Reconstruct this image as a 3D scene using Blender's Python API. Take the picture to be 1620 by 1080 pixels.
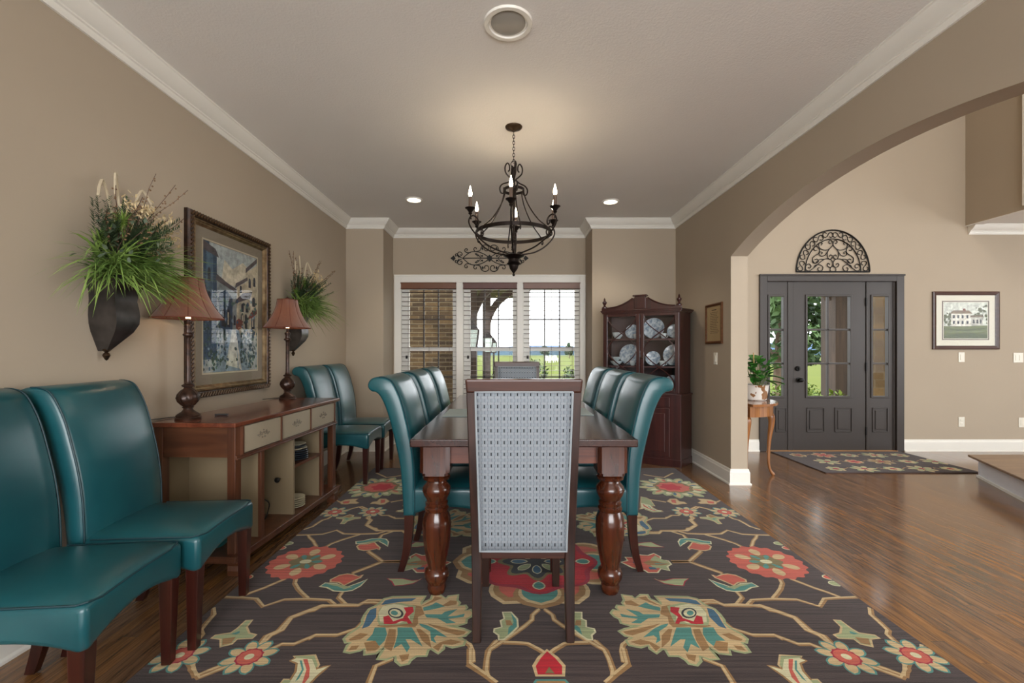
import bpy, bmesh, math, random
from mathutils import Vector, Matrix, Euler
from mathutils.geometry import tessellate_polygon
from math import sin, cos, pi, radians as R, sqrt, atan2

for o in list(bpy.data.objects): bpy.data.objects.remove(o)
S = bpy.context.scene
COL = S.collection
random.seed(7)

# ---------------------------------------------------------------- camera
cam_d = bpy.data.cameras.new('camera')
cam = bpy.data.objects.new('camera', cam_d); COL.objects.link(cam)
cam.location = (0, 0, 1.2); cam.rotation_euler = (R(90), 0, 0)
cam_d.sensor_width = 36; cam_d.lens = 16
cam_d.shift_x = 0.0025; cam_d.shift_y = 0.00926
cam_d.clip_end = 2000; cam_d.clip_start = 0.05
S.camera = cam
# ---------------------------------------------------------------- view
S.view_settings.view_transform = 'Standard'
S.view_settings.look = 'None'
S.view_settings.gamma = 1
S.view_settings.use_curve_mapping = False
S.view_settings.exposure = 0.55
# ---------------------------------------------------------------- sky
W = bpy.data.worlds.new('sky'); S.world = W; W.use_nodes = True
bg = W.node_tree.nodes['Background']
bg.inputs[0].default_value = (0.93, 0.97, 1.0, 1); bg.inputs[1].default_value = 3.6

def light(name, kind, loc, energy, color=(1,1,1), size=None, rot=None, size_y=None, portal=False):
    d = bpy.data.lights.new(name, kind); o = bpy.data.objects.new(name, d); COL.objects.link(o)
    o.location = loc; d.energy = energy; d.color = color
    if kind == 'AREA':
        d.size = size
        if size_y: d.shape = 'RECTANGLE'; d.size_y = size_y
        if portal: d.cycles.is_portal = True
    elif kind == 'POINT' and size: d.shadow_soft_size = size
    elif kind == 'SUN': d.angle = size or 0.01
    if rot: o.rotation_euler = rot
    return o
# sunlight on the land outside (from behind the house's left side)
light('sun', 'SUN', (0,0,20), 2.0, (1,0.96,0.88), 0.02, (R(50), 0, R(-35)))
# fill lamps added at unseen rear windows, tilted up; daylight from the right
DAY = (0.98, 0.98, 1.0)
light('rear_window_fill', 'AREA', (0.3, -2.88, 1.5), 95, DAY, 3.4, (R(108), 0, 0), 2.0)  # fill lamp, its tilt sends light up to brighten the ceiling
light('rear_hall_window_fill', 'AREA', (4.4, -2.88, 2.7), 66, DAY, 3.0, (R(100), 0, 0), 3.6)
light('daylight_side_hall', 'AREA', (8.9, 1.4, 2.2), 48, DAY, 4.0, (R(90), 0, R(90)), 3.0)
light('hall_fill', 'POINT', (4.3, 2.0, 4.0), 42, (1,.95,.88), .25)  # unseen fill without a fixture, added to brighten the loft wall and upper hall
light('bay_portal', 'AREA', (-0.25, 6.12, 1.27), 1, DAY, 2.4, (R(-90), 0, 0), 1.7, portal=True)
light('door_portal', 'AREA', (3.85, 5.62, 1.2), 1, DAY, 1.6, (R(-90), 0, 0), 1.4, portal=True)

# ---------------------------------------------------------------- helpers
def lin(c):
    return tuple(((v/255)/12.92 if v/255 <= .04045 else (((v/255)+.055)/1.055)**2.4) for v in c) + (1,)
class NT:
    def __init__(s, m): s.t = m.node_tree; s.n = s.t.nodes; s.l = s.t.links
    def node(s, ty, **kw):
        x = s.n.new(ty)
        for k, v in kw.items(): setattr(x, k, v)
        return x
    def link(s, a, b): s.l.new(a, b)
    def math(s, op, a, b=None, c=None):
        x = s.n.new('ShaderNodeMath'); x.operation = op
        for i, v in enumerate((a, b, c)):
            if v is None: continue
            if isinstance(v, (int, float)): x.inputs[i].default_value = v
            else: s.l.new(v, x.inputs[i])
        return x.outputs[0]
    def mix(s, f, a, b):
        x = s.n.new('ShaderNodeMix'); x.data_type = 'RGBA'
        for i, v in ((0, f), (6, a), (7, b)):
            if isinstance(v, (int, float)): x.inputs[i].default_value = v
            elif isinstance(v, tuple): x.inputs[i].default_value = v
            else: s.l.new(v, x.inputs[i])
        return x.outputs[2]
    def obj(s, scale=(1,1,1), rot=(0,0,0)):
        tc = s.n.new('ShaderNodeTexCoord'); mp = s.n.new('ShaderNodeMapping')
        mp.inputs['Scale'].default_value = scale; mp.inputs['Rotation'].default_value = rot
        s.l.new(tc.outputs['Object'], mp.inputs[0]); return mp.outputs[0]
    def noise(s, vec, scale, detail=3, rough=.55, dist=0):
        x = s.n.new('ShaderNodeTexNoise'); x.inputs['Scale'].default_value = scale
        x.inputs['Detail'].default_value = detail; x.inputs['Roughness'].default_value = rough
        x.inputs['Distortion'].default_value = dist
        s.l.new(vec, x.inputs['Vector']); return x.outputs['Fac']
    def bump(s, h, strength, dist=.01):
        x = s.n.new('ShaderNodeBump'); x.inputs['Strength'].default_value = strength
        x.inputs['Distance'].default_value = dist; s.l.new(h, x.inputs['Height']); return x.outputs[0]
def base(name, c=(200,200,200), rough=.5, metal=0, spec=.5, coat=0):
    m = bpy.data.materials.new(name); m.use_nodes = True
    b = m.node_tree.nodes['Principled BSDF']
    b.inputs['Base Color'].default_value = lin(c); b.inputs['Roughness'].default_value = rough
    b.inputs['Metallic'].default_value = metal; b.inputs['Specular IOR Level'].default_value = spec
    if coat: b.inputs['Coat Weight'].default_value = coat; b.inputs['Coat Roughness'].default_value = .12
    return m, b, NT(m)
def mat(name, c, rough=.5, metal=0, spec=.5, coat=0, c2=None, nscale=8, stretch=(1,1,1), bump=0, bscale=60, bdist=.002, detail=3):
    m, b, n = base(name, c, rough, metal, spec, coat)
    v = n.obj(stretch)
    if c2:
        f = n.noise(v, nscale, detail)
        r = n.node('ShaderNodeMapRange'); r.inputs[1].default_value = .35; r.inputs[2].default_value = .65
        n.link(f, r.inputs[0])
        n.link(n.mix(r.outputs[0], lin(c), lin(c2)), b.inputs['Base Color'])
    else:
        f = n.noise(v, nscale, 2)
        n.link(n.mix(f, tuple(x*.94 for x in lin(c)[:3])+(1,), tuple(min(1, x*1.06) for x in lin(c)[:3])+(1,)), b.inputs['Base Color'])
    if bump:
        n.link(n.bump(n.noise(v, bscale, 2), bump, bdist), b.inputs['Normal'])
    return m
def wood(name, c, c2, rough=.3, axis=0, scale=1.0, coat=.2):
    st = [30, 30, 30]; st[axis] = 2.2
    st = tuple(x*scale for x in st)
    m, b, n = base(name, c, rough, 0, .5, coat)
    v = n.obj(st); f = n.noise(v, 1.0, 4, .6, .6)
    r = n.node('ShaderNodeMapRange'); r.inputs[1].default_value = .32; r.inputs[2].default_value = .68
    n.link(f, r.inputs[0])
    n.link(n.mix(r.outputs[0], lin(c), lin(c2)), b.inputs['Base Color'])
    n.link(n.bump(f, .08, .002), b.inputs['Normal'])
    return m
def emit(name, c, s):
    m = bpy.data.materials.new(name); m.use_nodes = True; n = NT(m)
    m.node_tree.nodes.remove(m.node_tree.nodes['Principled BSDF'])
    e = n.node('ShaderNodeEmission'); e.inputs[0].default_value = lin(c); e.inputs[1].default_value = s
    n.link(e.outputs[0], m.node_tree.nodes['Material Output'].inputs[0]); return m
def glassm(name, tint=(1,1,1,1), gl=.08, rough=0.0):
    m = bpy.data.materials.new(name); m.use_nodes = True; n = NT(m)
    m.node_tree.nodes.remove(m.node_tree.nodes['Principled BSDF'])
    t = n.node('ShaderNodeBsdfTransparent'); t.inputs[0].default_value = tint
    g = n.node('ShaderNodeBsdfGlossy'); g.inputs['Roughness'].default_value = rough
    fr = n.node('ShaderNodeLayerWeight'); fr.inputs[0].default_value = .5
    mx = n.node('ShaderNodeMixShader')
    n.link(n.math('ADD', n.math('MULTIPLY', n.math('POWER', fr.outputs['Facing'], 5), .4), gl), mx.inputs[0])
    n.link(t.outputs[0], mx.inputs[1]); n.link(g.outputs[0], mx.inputs[2])
    n.link(mx.outputs[0], m.node_tree.nodes['Material Output'].inputs[0]); return m

class MB:
    def __init__(s): s.v = []; s.f = []; s.m = []
    def add(s, vs, fs, mi=0):
        o = len(s.v); s.v += [tuple(p) for p in vs]
        s.f += [tuple(i+o for i in f) for f in fs]; s.m += [mi]*len(fs); return s
    def box(s, x0, x1, y0, y1, z0, z1, mi=0, M=None):
        vs = [(x0,y0,z0),(x1,y0,z0),(x1,y1,z0),(x0,y1,z0),(x0,y0,z1),(x1,y0,z1),(x1,y1,z1),(x0,y1,z1)]
        if M: vs = [M @ Vector(p) for p in vs]
        return s.add(vs, [(0,3,2,1),(4,5,6,7),(0,1,5,4),(1,2,6,5),(2,3,7,6),(3,0,4,7)], mi)
    def bar(s, a, b, w, h, mi=0, up=(0,0,1), w2=None, h2=None):
        a = Vector(a); b = Vector(b); d = (b-a).normalized(); u = Vector(up)
        sd = d.cross(u)
        if sd.length < 1e-4: sd = d.cross(Vector((0,1,0)))
        sd.normalize(); u = sd.cross(d)
        w2 = w2 or w; h2 = h2 or h
        vs = []
        for p, ww, hh in ((a,w,h),(b,w2,h2)):
            for q, r in ((-1,-1),(1,-1),(1,1),(-1,1)): vs.append(p+sd*q*ww/2+u*r*hh/2)
        return s.add(vs, [(0,1,2,3),(7,6,5,4),(0,4,5,1),(1,5,6,2),(2,6,7,3),(3,7,4,0)], mi)
    def tube(s, pts, r, n=8, closed=False, mi=0, cap=True):
        pts = [Vector(p) for p in pts]; k = len(pts)
        rr = r if isinstance(r, (list, tuple)) else [r]*k
        vs = []; ref = None
        for i, p in enumerate(pts):
            if closed: t = (pts[(i+1)%k]-pts[i-1])
            else: t = pts[min(i+1,k-1)]-pts[max(i-1,0)]
            if t.length < 1e-9: t = Vector((0,0,1))
            t.normalize()
            if ref is None:
                ref = t.cross(Vector((0.13,.29,1)))
                if ref.length < .05: ref = t.cross(Vector((1,0,0)))
            ref = (ref - t*ref.dot(t)).normalized(); b = t.cross(ref)
            for j in range(n):
                a = 2*pi*j/n; vs.append(p+(ref*cos(a)+b*sin(a))*rr[i])
        fs = []
        for i in range(k if closed else k-1):
            i2 = (i+1)%k
            for j in range(n): fs.append((i*n+j, i*n+(j+1)%n, i2*n+(j+1)%n, i2*n+j))
        if cap and not closed: fs += [tuple(range(n-1,-1,-1)), tuple((k-1)*n+j for j in range(n))]
        return s.add(vs, fs, mi)
    def lathe(s, prof, c=(0,0,0), n=24, mi=0, a0=0, sq=None):
        vs = []; fs = []; k = len(prof)
        for r, z in prof:
            for j in range(n):
                a = a0+2*pi*j/n; vs.append((c[0]+r*cos(a), c[1]+r*sin(a), c[2]+z))
        for i in range(k-1):
            for j in range(n): fs.append((i*n+j, i*n+(j+1)%n, (i+1)*n+(j+1)%n, (i+1)*n+j))
        if prof[0][0] > 1e-5: fs.append(tuple(range(n-1,-1,-1)))
        if prof[-1][0] > 1e-5: fs.append(tuple((k-1)*n+j for j in range(n)))
        return s.add(vs, fs, mi)
    def prism(s, poly, a, b, axis='z', mi=0):
        def P(u, v, w):
            return {'z': (u,v,w), 'y': (u,w,v), 'x': (w,u,v)}[axis]
        k = len(poly)
        vs = [P(u,v,a) for u,v in poly]+[P(u,v,b) for u,v in poly]
        tri = tessellate_polygon([[Vector((u,v,0)) for u,v in poly]])
        fs = [tuple(t) for t in tri]+[tuple(i+k for i in reversed(t)) for t in tri]
        fs += [(i,(i+1)%k,(i+1)%k+k,i+k) for i in range(k)]
        return s.add(vs, fs, mi)
    def flat(s, poly, z, mi=0):
        tri = tessellate_polygon([[Vector((p[0],p[1],0)) for p in poly]])
        return s.add([(p[0],p[1],z) for p in poly], [tuple(t) for t in tri], mi)
    def ball(s, c, r, n=10, mi=0, sc=(1,1,1)):
        m = n//2+1
        vs = []; fs = []
        for i in range(1, m):
            th = pi*i/m
            for j in range(n):
                a = 2*pi*j/n; vs.append((c[0]+r*sc[0]*sin(th)*cos(a), c[1]+r*sc[1]*sin(th)*sin(a), c[2]+r*sc[2]*cos(th)))
        top = len(vs); vs.append((c[0],c[1],c[2]+r*sc[2])); vs.append((c[0],c[1],c[2]-r*sc[2]))
        for i in range(m-2):
            for j in range(n): fs.append((i*n+j, (i+1)*n+j, (i+1)*n+(j+1)%n, i*n+(j+1)%n))
        for j in range(n):
            fs.append((top, j, (j+1)%n)); fs.append((top+1, (m-2)*n+(j+1)%n, (m-2)*n+j))
        return s.add(vs, fs, mi)
    def build(s, name, mats, parent=None, smooth=True, bevel=0, seg=2, sub=0, recalc=True, angle=35, loc=None, rot=None):
        me = bpy.data.meshes.new(name); me.from_pydata(s.v, [], s.f)
        if not isinstance(mats, (list, tuple)): mats = [mats]
        for m in mats: me.materials.append(m)
        if len(mats) > 1: me.polygons.foreach_set('material_index', s.m)
        if recalc:
            b = bmesh.new(); b.from_mesh(me); bmesh.ops.recalc_face_normals(b, faces=b.faces); b.to_mesh(me); b.free()
        if smooth:
            me.polygons.foreach_set('use_smooth', [True]*len(me.polygons))
            me.set_sharp_from_angle(angle=R(angle))
        me.update()
        o = bpy.data.objects.new(name, me); COL.objects.link(o)
        if parent: o.parent = parent
        if loc: o.location = loc
        if rot: o.rotation_euler = rot
        if bevel:
            mo = o.modifiers.new('bevel', 'BEVEL'); mo.width = bevel; mo.segments = seg
            mo.limit_method = 'ANGLE'; mo.angle_limit = R(40)
        if sub:
            mo = o.modifiers.new('sub', 'SUBSURF'); mo.levels = sub; mo.render_levels = sub
        return o
def thing(name, label, cat, loc=(0,0,0), rz=0, group=None):
    o = bpy.data.objects.new(name, None); COL.objects.link(o); o.empty_display_size = .1
    o.location = loc; o.rotation_euler = (0,0,rz); o['label'] = label; o['category'] = cat
    if group: o['group'] = group
    return o
def tag(o, label, cat, group=None, kind=None):
    o['label'] = label; o['category'] = cat
    if group: o['group'] = group
    if kind: o['kind'] = kind
    return o
def struct(o): o['kind'] = 'structure'; return o
def dup(root, loc, rz, label, group=None, scale=None):
    r = root.copy(); COL.objects.link(r); r.location = loc; r.rotation_euler = (0,0,rz); r['label'] = label
    if group: r['group'] = group
    if scale: r.scale = scale
    for ch in list(root.children):
        c = ch.copy(); COL.objects.link(c); c.parent = r
        for g in list(ch.children):
            d = g.copy(); COL.objects.link(d); d.parent = c
    return r
def fl(px, py):
    """photo pixel of a floor point -> metres on the floor"""
    Y = 864/(py-555); return ((px-806)*Y/720, Y)
def arc(cx, cy, r, a0, a1, n=12, ry=None):
    ry = ry or r
    return [(cx+r*cos(a0+(a1-a0)*i/n), cy+ry*sin(a0+(a1-a0)*i/n)) for i in range(n+1)]
def spiral(cx, cy, r, a0, turns, r1=None, n=26):
    """from outside to the eye; turns>0 is ccw"""
    r1 = r1 if r1 is not None else r*.18
    return [(cx+(r+(r1-r)*i/n)*cos(a0+2*pi*turns*i/n), cy+(r+(r1-r)*i/n)*sin(a0+2*pi*turns*i/n)) for i in range(n+1)]
def smooth_path(pts, k=6):
    """Catmull-Rom"""
    P = [Vector(p) for p in pts]; P = [P[0]*2-P[1]]+P+[P[-1]*2-P[-2]]; out = []
    for i in range(1, len(P)-2):
        for j in range(k):
            t = j/k
            out.append(.5*((2*P[i])+(-P[i-1]+P[i+1])*t+(2*P[i-1]-5*P[i]+4*P[i+1]-P[i+2])*t*t+(-P[i-1]+3*P[i]-3*P[i+1]+P[i+2])*t**3))
    out.append(P[-2]); return out

# ---------------------------------------------------------------- materials
M = {}
M['wall'] = mat('taupe_wall_paint', (171,157,138), .85, nscale=1.2, bump=.06, bscale=120, bdist=.001)
M['ceiling'] = mat('ceiling_paint', (232,229,224), .9, nscale=1.2, bump=.5, bscale=90, bdist=.003)
M['trim'] = mat('white_trim_paint', (232,229,220), .4, nscale=2)
M['iron'] = mat('dark_bronze_iron', (38,30,26), .4, .75, nscale=20)
M['iron2'] = mat('black_iron', (26,25,24), .45, .6, nscale=20)
M['leather'] = None
M['cherry'] = wood('cherry_wood', (60,24,16), (38,13,10), .28, 2)
M['walnut_top'] = wood('dark_walnut_top', (66,36,30), (44,24,22), .22, 1, .8, .35)
M['tableleg'] = wood('reddish_leg_wood', (86,40,20), (52,22,11), .22, 2, 1, .5)
M['frame_wood'] = wood('walnut_frame_wood', (60,36,28), (36,22,18), .35, 2)
M['console'] = wood('console_red_wood', (104,62,42), (78,42,28), .25, 1, .7, .4)
M['console_v'] = wood('console_leg_wood', (98,58,36), (72,40,24), .35, 2, .7)
M['putty'] = mat('putty_paint', (128,112,86), .55, nscale=3)
M['putty_drawer'] = mat('drawer_paint', (168,156,134), .5, nscale=3)
M['cabinet'] = wood('mahogany_cabinet', (66,28,23), (44,18,16), .28, 2, .8, .3)
M['cabinet_in'] = wood('mahogany_inside', (70,34,28), (52,22,20), .5, 2, .8, 0)
M['door'] = mat('charcoal_brown_door', (54,47,43), .45, nscale=3)
M['oak'] = wood('honey_oak', (160,104,52), (124,74,34), .3, 2)
M['china'] = mat('white_china', (205,212,212), .15, nscale=12, c2=(165,178,180))
M['glass'] = glassm('window_glass', gl=.004)
M['glass_cab'] = glassm('cabinet_glass', (1,1,1,1), .03)
M['glass_pic'] = glassm('picture_glass', (1,1,1,1), .012)
M['brass'] = mat('aged_brass', (78,62,48), .3, .9)
M['plate'] = mat('switch_plate', (225,220,205), .4)
M['black'] = mat('black_plastic', (18,18,18), .4)
# ---------------------------------------------------------------- room constants
XL, XR, YB, YBAY, ZC = -1.96, 1.99, 5.45, 5.90, 2.77
XW = 2.14            # hall side of the dining room's right wall
YREAR, XFAR, ZH = -3.0, 9.0, 5.2
Y1, Y2 = -1.0, 0
# floor
def floor_mat():
    m, b, n = base('oak_strip_floor', (130,88,55), .25, 0, .55, .35)
    tc = n.node('ShaderNodeTexCoord'); sx = n.node('ShaderNodeSeparateXYZ'); n.link(tc.outputs['Object'], sx.inputs[0])
    w = .058
    col = n.math('FLOOR', n.math('DIVIDE', sx.outputs[0], w))
    wn = n.node('ShaderNodeTexWhiteNoise'); wn.noise_dimensions = '1D'; n.link(col, wn.inputs['W'])
    off = n.math('MULTIPLY', wn.outputs['Value'], 7.3)
    yy = n.math('DIVIDE', n.math('ADD', sx.outputs[1], off), .95)
    row = n.math('FLOOR', yy)
    cb = n.node('ShaderNodeCombineXYZ'); n.link(col, cb.inputs[0]); n.link(row, cb.inputs[1])
    w2 = n.node('ShaderNodeTexWhiteNoise'); w2.noise_dimensions = '2D'; n.link(cb.outputs[0], w2.inputs['Vector'])
    v = w2.outputs['Value']
    # grain, shifted for every board
    mp = n.node('ShaderNodeCombineXYZ')
    n.link(n.math('ADD', n.math('MULTIPLY', sx.outputs[0], 42), n.math('MULTIPLY', v, 90)), mp.inputs[0])
    n.link(n.math('ADD', n.math('MULTIPLY', sx.outputs[1], 2.6), n.math('MULTIPLY', v, 40)), mp.inputs[1])
    g = n.noise(mp.outputs[0], 1.0, 4, .65, 1.4)
    mp2 = n.node('ShaderNodeCombineXYZ')
    n.link(n.math('ADD', n.math('MULTIPLY', sx.outputs[0], 260), n.math('MULTIPLY', v, 90)), mp2.inputs[0])
    n.link(n.math('MULTIPLY', sx.outputs[1], 9), mp2.inputs[1])
    g2 = n.noise(mp2.outputs[0], 1.0, 2, .5)
    ramp = n.node('ShaderNodeValToRGB'); ramp.color_ramp.elements[0].position = .30; ramp.color_ramp.elements[1].position = .62
    ramp.color_ramp.elements[0].color = lin((78,52,32)); ramp.color_ramp.elements[1].color = lin((156,110,66))
    n.link(g, ramp.inputs[0])
    c1 = n.mix(n.math('MULTIPLY', n.math('SUBTRACT', 1, g2), .55), ramp.outputs[0], lin((72,48,30)))
    hs = n.node('ShaderNodeHueSaturation'); n.link(c1, hs.inputs['Color'])
    n.link(n.math('ADD', n.math('MULTIPLY', v, .42), .76), hs.inputs['Value'])
    n.link(n.math('ADD', n.math('MULTIPLY', v, .2), .85), hs.inputs['Saturation'])
    fx = n.math('FRACT', n.math('DIVIDE', sx.outputs[0], w)); fy = n.math('FRACT', yy)
    gap = n.math('MAXIMUM', n.math('LESS_THAN', fx, .03), n.math('LESS_THAN', fy, .002))
    n.link(n.mix(n.math('MULTIPLY', gap, .6), hs.outputs[0], lin((40,24,14))), b.inputs['Base Color'])
    n.link(n.math('ADD', n.math('MULTIPLY', g, .16), .14), b.inputs['Roughness'])
    n.link(n.bump(n.math('SUBTRACT', n.math('MULTIPLY', g, .25), gap), .12, .002), b.inputs['Normal'])
    return m
struct(MB().box(XL-.1, XFAR, YREAR-.1, YBAY+.02, -.1, 0).build('floor', floor_mat(), smooth=False))
# dining ceiling
struct(MB().box(XL-.12, XW-.02, YREAR, YBAY+.12, ZC, ZC+.12).build('ceiling', M['ceiling'], smooth=False))
struct(MB().box(XW-.02, XFAR, YREAR, YB+.12, ZH, ZH+.12).build('ceiling_hall', M['ceiling'], smooth=False))
# left wall
struct(MB().box(XL-.12, XL, YREAR, YB+.02, 0, ZC).build('wall_left', M['wall'], smooth=False))
# back wall: two cheeks, returns and the bay
b = MB()
b.box(XL, -1.51, YB, YBAY+.12, 0, ZC); b.box(.99, XW, YB, YBAY+.12, 0, ZC)
b.box(-1.51, .99, YBAY, YBAY+.12, 2.10, ZC); b.box(-1.51, .99, YBAY, YBAY+.12, 0, .45)
b.box(-1.51, -1.44, YBAY, YBAY+.12, .45, 2.10); b.box(.95, .99, YBAY, YBAY+.12, .45, 2.10)
struct(b.build('wall_back', M['wall'], smooth=False, bevel=.004))
# hall front wall with door opening X 3.05-4.65, Z 0-2.05, and the room at the right
b = MB()
DX0, DX1, DZ = 3.03, 4.67, 2.07
b.box(XW, DX0, YB, YB+.14, 0, ZH); b.box(DX1, XFAR, YB, YB+.14, 0, ZH); b.box(DX0, DX1, YB, YB+.14, DZ, ZH)
struct(b.build('wall_front', M['wall'], smooth=False))
# upper wall over the room at the right, and that room's ceiling
b = MB(); b.box(5.46, 5.58, 2.2, YB, 2.70, ZH); struct(b.build('wall_upper', M['wall'], smooth=False))
b = MB(); b.box(5.58, XFAR, 2.2, YB, 2.70, 2.82); b.box(5.46, 5.58, 2.2, YB, 2.69, 2.70); struct(b.build('ceiling_side', M['ceiling'], smooth=False))
# white post of the opening in the upper wall
struct(MB().box(5.43, 5.46, 4.74, 4.82, 2.74, 4.4).build('trim_1', emit('x', (255,255,255), 0) if 0 else M['trim'], smooth=False))
# right wall with arch
AY0, AY1, AZ0, AZ1 = 1.14, 4.09, 2.05, 2.335
half = (AY1-AY0)/2; rise = AZ1-AZ0; RR = (half**2+rise**2)/(2*rise); cyy = (AY0+AY1)/2
th = math.asin(half/RR)
arcpts = [(cyy+RR*sin(-th+2*th*i/40), AZ1-RR+RR*cos(-th+2*th*i/40)) for i in range(41)]
poly = [(YREAR,0),(AY0,0)]+arcpts+[(AY1,0),(YB,0),(YB,ZC),(YREAR,ZC)]
b = MB()
# side faces by columns so the shading stays clean
ys = [p[0] for p in arcpts]
b.box(XR, XW, YREAR, AY0, 0, ZC); b.box(XR, XW, AY1, YB, 0, ZC)
for i in range(40):
    (a, za), (c, zc) = arcpts[i], arcpts[i+1]
    vs = [(XR,a,za),(XR,c,zc),(XR,c,ZC),(XR,a,ZC),(XW,a,za),(XW,c,zc),(XW,c,ZC),(XW,a,ZC)]
    b.add(vs, [(0,1,2,3),(7,6,5,4),(0,4,5,1)])
b.box(XR+.001, XW, YREAR, YB, ZC, ZH)
o = b.build('wall_right', M['wall'], smooth=False, recalc=False); struct(o)
# rear wall and far walls with window openings (behind the camera, where the daylight comes in)
b = MB()
b.box(XL, 2.05, YREAR-.12, YREAR, 0, .45); b.box(XL, 2.05, YREAR-.12, YREAR, 2.55, ZC)
b.box(XL, -1.45, YREAR-.12, YREAR, .45, 2.55)
b.box(2.05, 2.85, YREAR-.12, YREAR, 0, ZH); b.box(7.55, XFAR, YREAR-.12, YREAR, 0, ZH)
b.box(2.85, 7.55, YREAR-.12, YREAR, 0, .55); b.box(2.85, 7.55, YREAR-.12, YREAR, 4.25, ZH)
struct(b.build('wall_rear', M['wall'], smooth=False))
b = MB()
b.box(XFAR, XFAR+.12, YREAR, -.65, 0, ZH); b.box(XFAR, XFAR+.12, 3.45, YB, 0, ZH)
b.box(XFAR, XFAR+.12, -.65, 3.45, 0, .65); b.box(XFAR, XFAR+.12, -.65, 3.45, 3.75, ZH)
struct(b.build('wall_far_right', M['wall'], smooth=False))

# crown moulding: profile (distance from wall, drop from ceiling)
CP = [(0,0),(.095,0),(.095,.008),(.088,.012),(.083,.022),(.066,.042),(.045,.062),(.030,.070),(.030,.078),(.022,.082),(.018,.096),(.012,.104),(.012,.108),(0,.108)]
def mould(path, prof, name, z, flip=1, closed=False, m=None):
    """sweeps a profile along a plan path, the room lying to the left of the path"""
    P = [Vector((p[0],p[1],0)) for p in path]; k = len(P); n = len(prof); vs = []
    for i in range(k):
        d0 = (P[i]-P[i-1]).normalized() if i > 0 else None
        d1 = (P[i+1]-P[i]).normalized() if i < k-1 else None
        if d0 is None: d0 = d1
        if d1 is None: d1 = d0
        n0 = Vector((-d0.y,d0.x,0)); n1 = Vector((-d1.y,d1.x,0)); nn = (n0+n1).normalized(); nn = nn/max(.2, nn.dot(n0))
        for (u, w) in prof: vs.append((P[i].x+nn.x*u, P[i].y+nn.y*u, z-flip*w))
    fs = [(i*n+j, i*n+(j+1)%n, (i+1)*n+(j+1)%n, (i+1)*n+j) for i in range(k-1) for j in range(n)]
    fs += [tuple(range(n)), tuple((k-1)*n+j for j in range(n))]
    b = MB().add(vs, fs); return struct(b.build(name, m or M['trim'], smooth=True, angle=25))
mould([(XR,YREAR+.01),(XR,YB),(.99,YB),(.99,YBAY),(-1.51,YBAY),(-1.51,YB),(XL,YB),(XL,YREAR+.01)], CP, 'trim_crown', ZC)
mould([(XFAR,YB),(5.49,YB)], CP, 'trim_crown_side', 2.70)
BP = [(0,0),(.016,0),(.016,.11),(.010,.118),(.010,.135),(.004,.140),(0,.140)]
BP = [(0,0),(.026,0),(.026,.012),(.016,.02),(.016,.112),(.011,.118),(.009,.136),(.004,.141),(0,.141)]
mould([(XR,AY0),(XR,YREAR+.01)][::-1], BP, 'baseboard_rear', 0, -1)
mould([(XW,YB-.0),(XW,AY1),(XR,AY1),(XR,YB),(.99,YB),(.99,YBAY),(-1.51,YBAY),(-1.51,YB),(XL,YB),(XL,YREAR+.01)], BP, 'baseboard_dining', 0, -1)
mould([(2.985,YB),(XW+.0,YB)], BP, 'baseboard_hall', 0, -1)
mould([(XFAR,YB),(4.715,YB)], BP, 'baseboard_front', 0, -1)

# ---------------------------------------------------------------- bay window
units = [(-1.40,-.688),(-.598,.098),(.18,.91)]
# casing
b = MB()
b.box(-1.49,-1.40,YBAY-.02,YBAY+.02,.40,2.175); b.box(.91,.985,YBAY-.02,YBAY+.02,.40,2.175)
b.box(-1.40,.91,YBAY-.02,YBAY+.02,2.085,2.175); b.box(-.688,-.598,YBAY-.02,YBAY+.05,.45,2.085); b.box(.098,.18,YBAY-.02,YBAY+.05,.45,2.085)
b.box(-1.49,.985,YBAY-.03,YBAY-.018,2.165,2.185)
b.box(-1.49,.985,YBAY-.07,YBAY+.02,.41,.45)
struct(b.build('trim_window_casing', M['trim'], smooth=False, bevel=.004))
for i, (x0, x1) in enumerate(units):
    f = MB(); y0, y1 = YBAY+.06, YBAY+.11; g0, g1 = x0+.085, x1-.055
    f.box(x0-.02,g0,y0,y1,.45,2.10); f.box(g1,x1+.02,y0,y1,.45,2.10); f.box(g0,g1,y0,y1,2.0,2.10); f.box(g0,g1,y0,y1,.45,.52)
    f.box(g0,g1,y0-.015,y1,1.20,1.25)
    w = struct(f.build('window_%d' % (i+1), M['trim'], smooth=False, bevel=.003))
    t = MB()
    for k in (1,2):
        x = g0+(g1-g0)*k/3; t.box(x-.008,x+.008,y0+.015,y0+.035,.52,2.0)
    for z in (.86,1.615): t.box(g0,g1,y0+.015,y0+.035,z-.008,z+.008)
    t.build('muntins', M.setdefault('muntin', mat('backlit_muntin', (52,46,42), .5)), w, smooth=False)  # dark backlit look put into the muntin colour
    MB().box(g0,g1,y0+.024,y0+.027,.5,2.02).build('pane', M['glass'], w, smooth=False)
    MB().box(x0+.045,x0+.07,y0-.025,y0,1.10,1.14).build('sash_lock', M['iron2'], w, smooth=False, bevel=.003)
blindwood = [(110,66,34),(92,44,30),(128,96,82)]
wheres = ['left bay window, in front of brick', 'middle bay window, in front of porch posts', 'right bay window, in front of open lawn']
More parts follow.
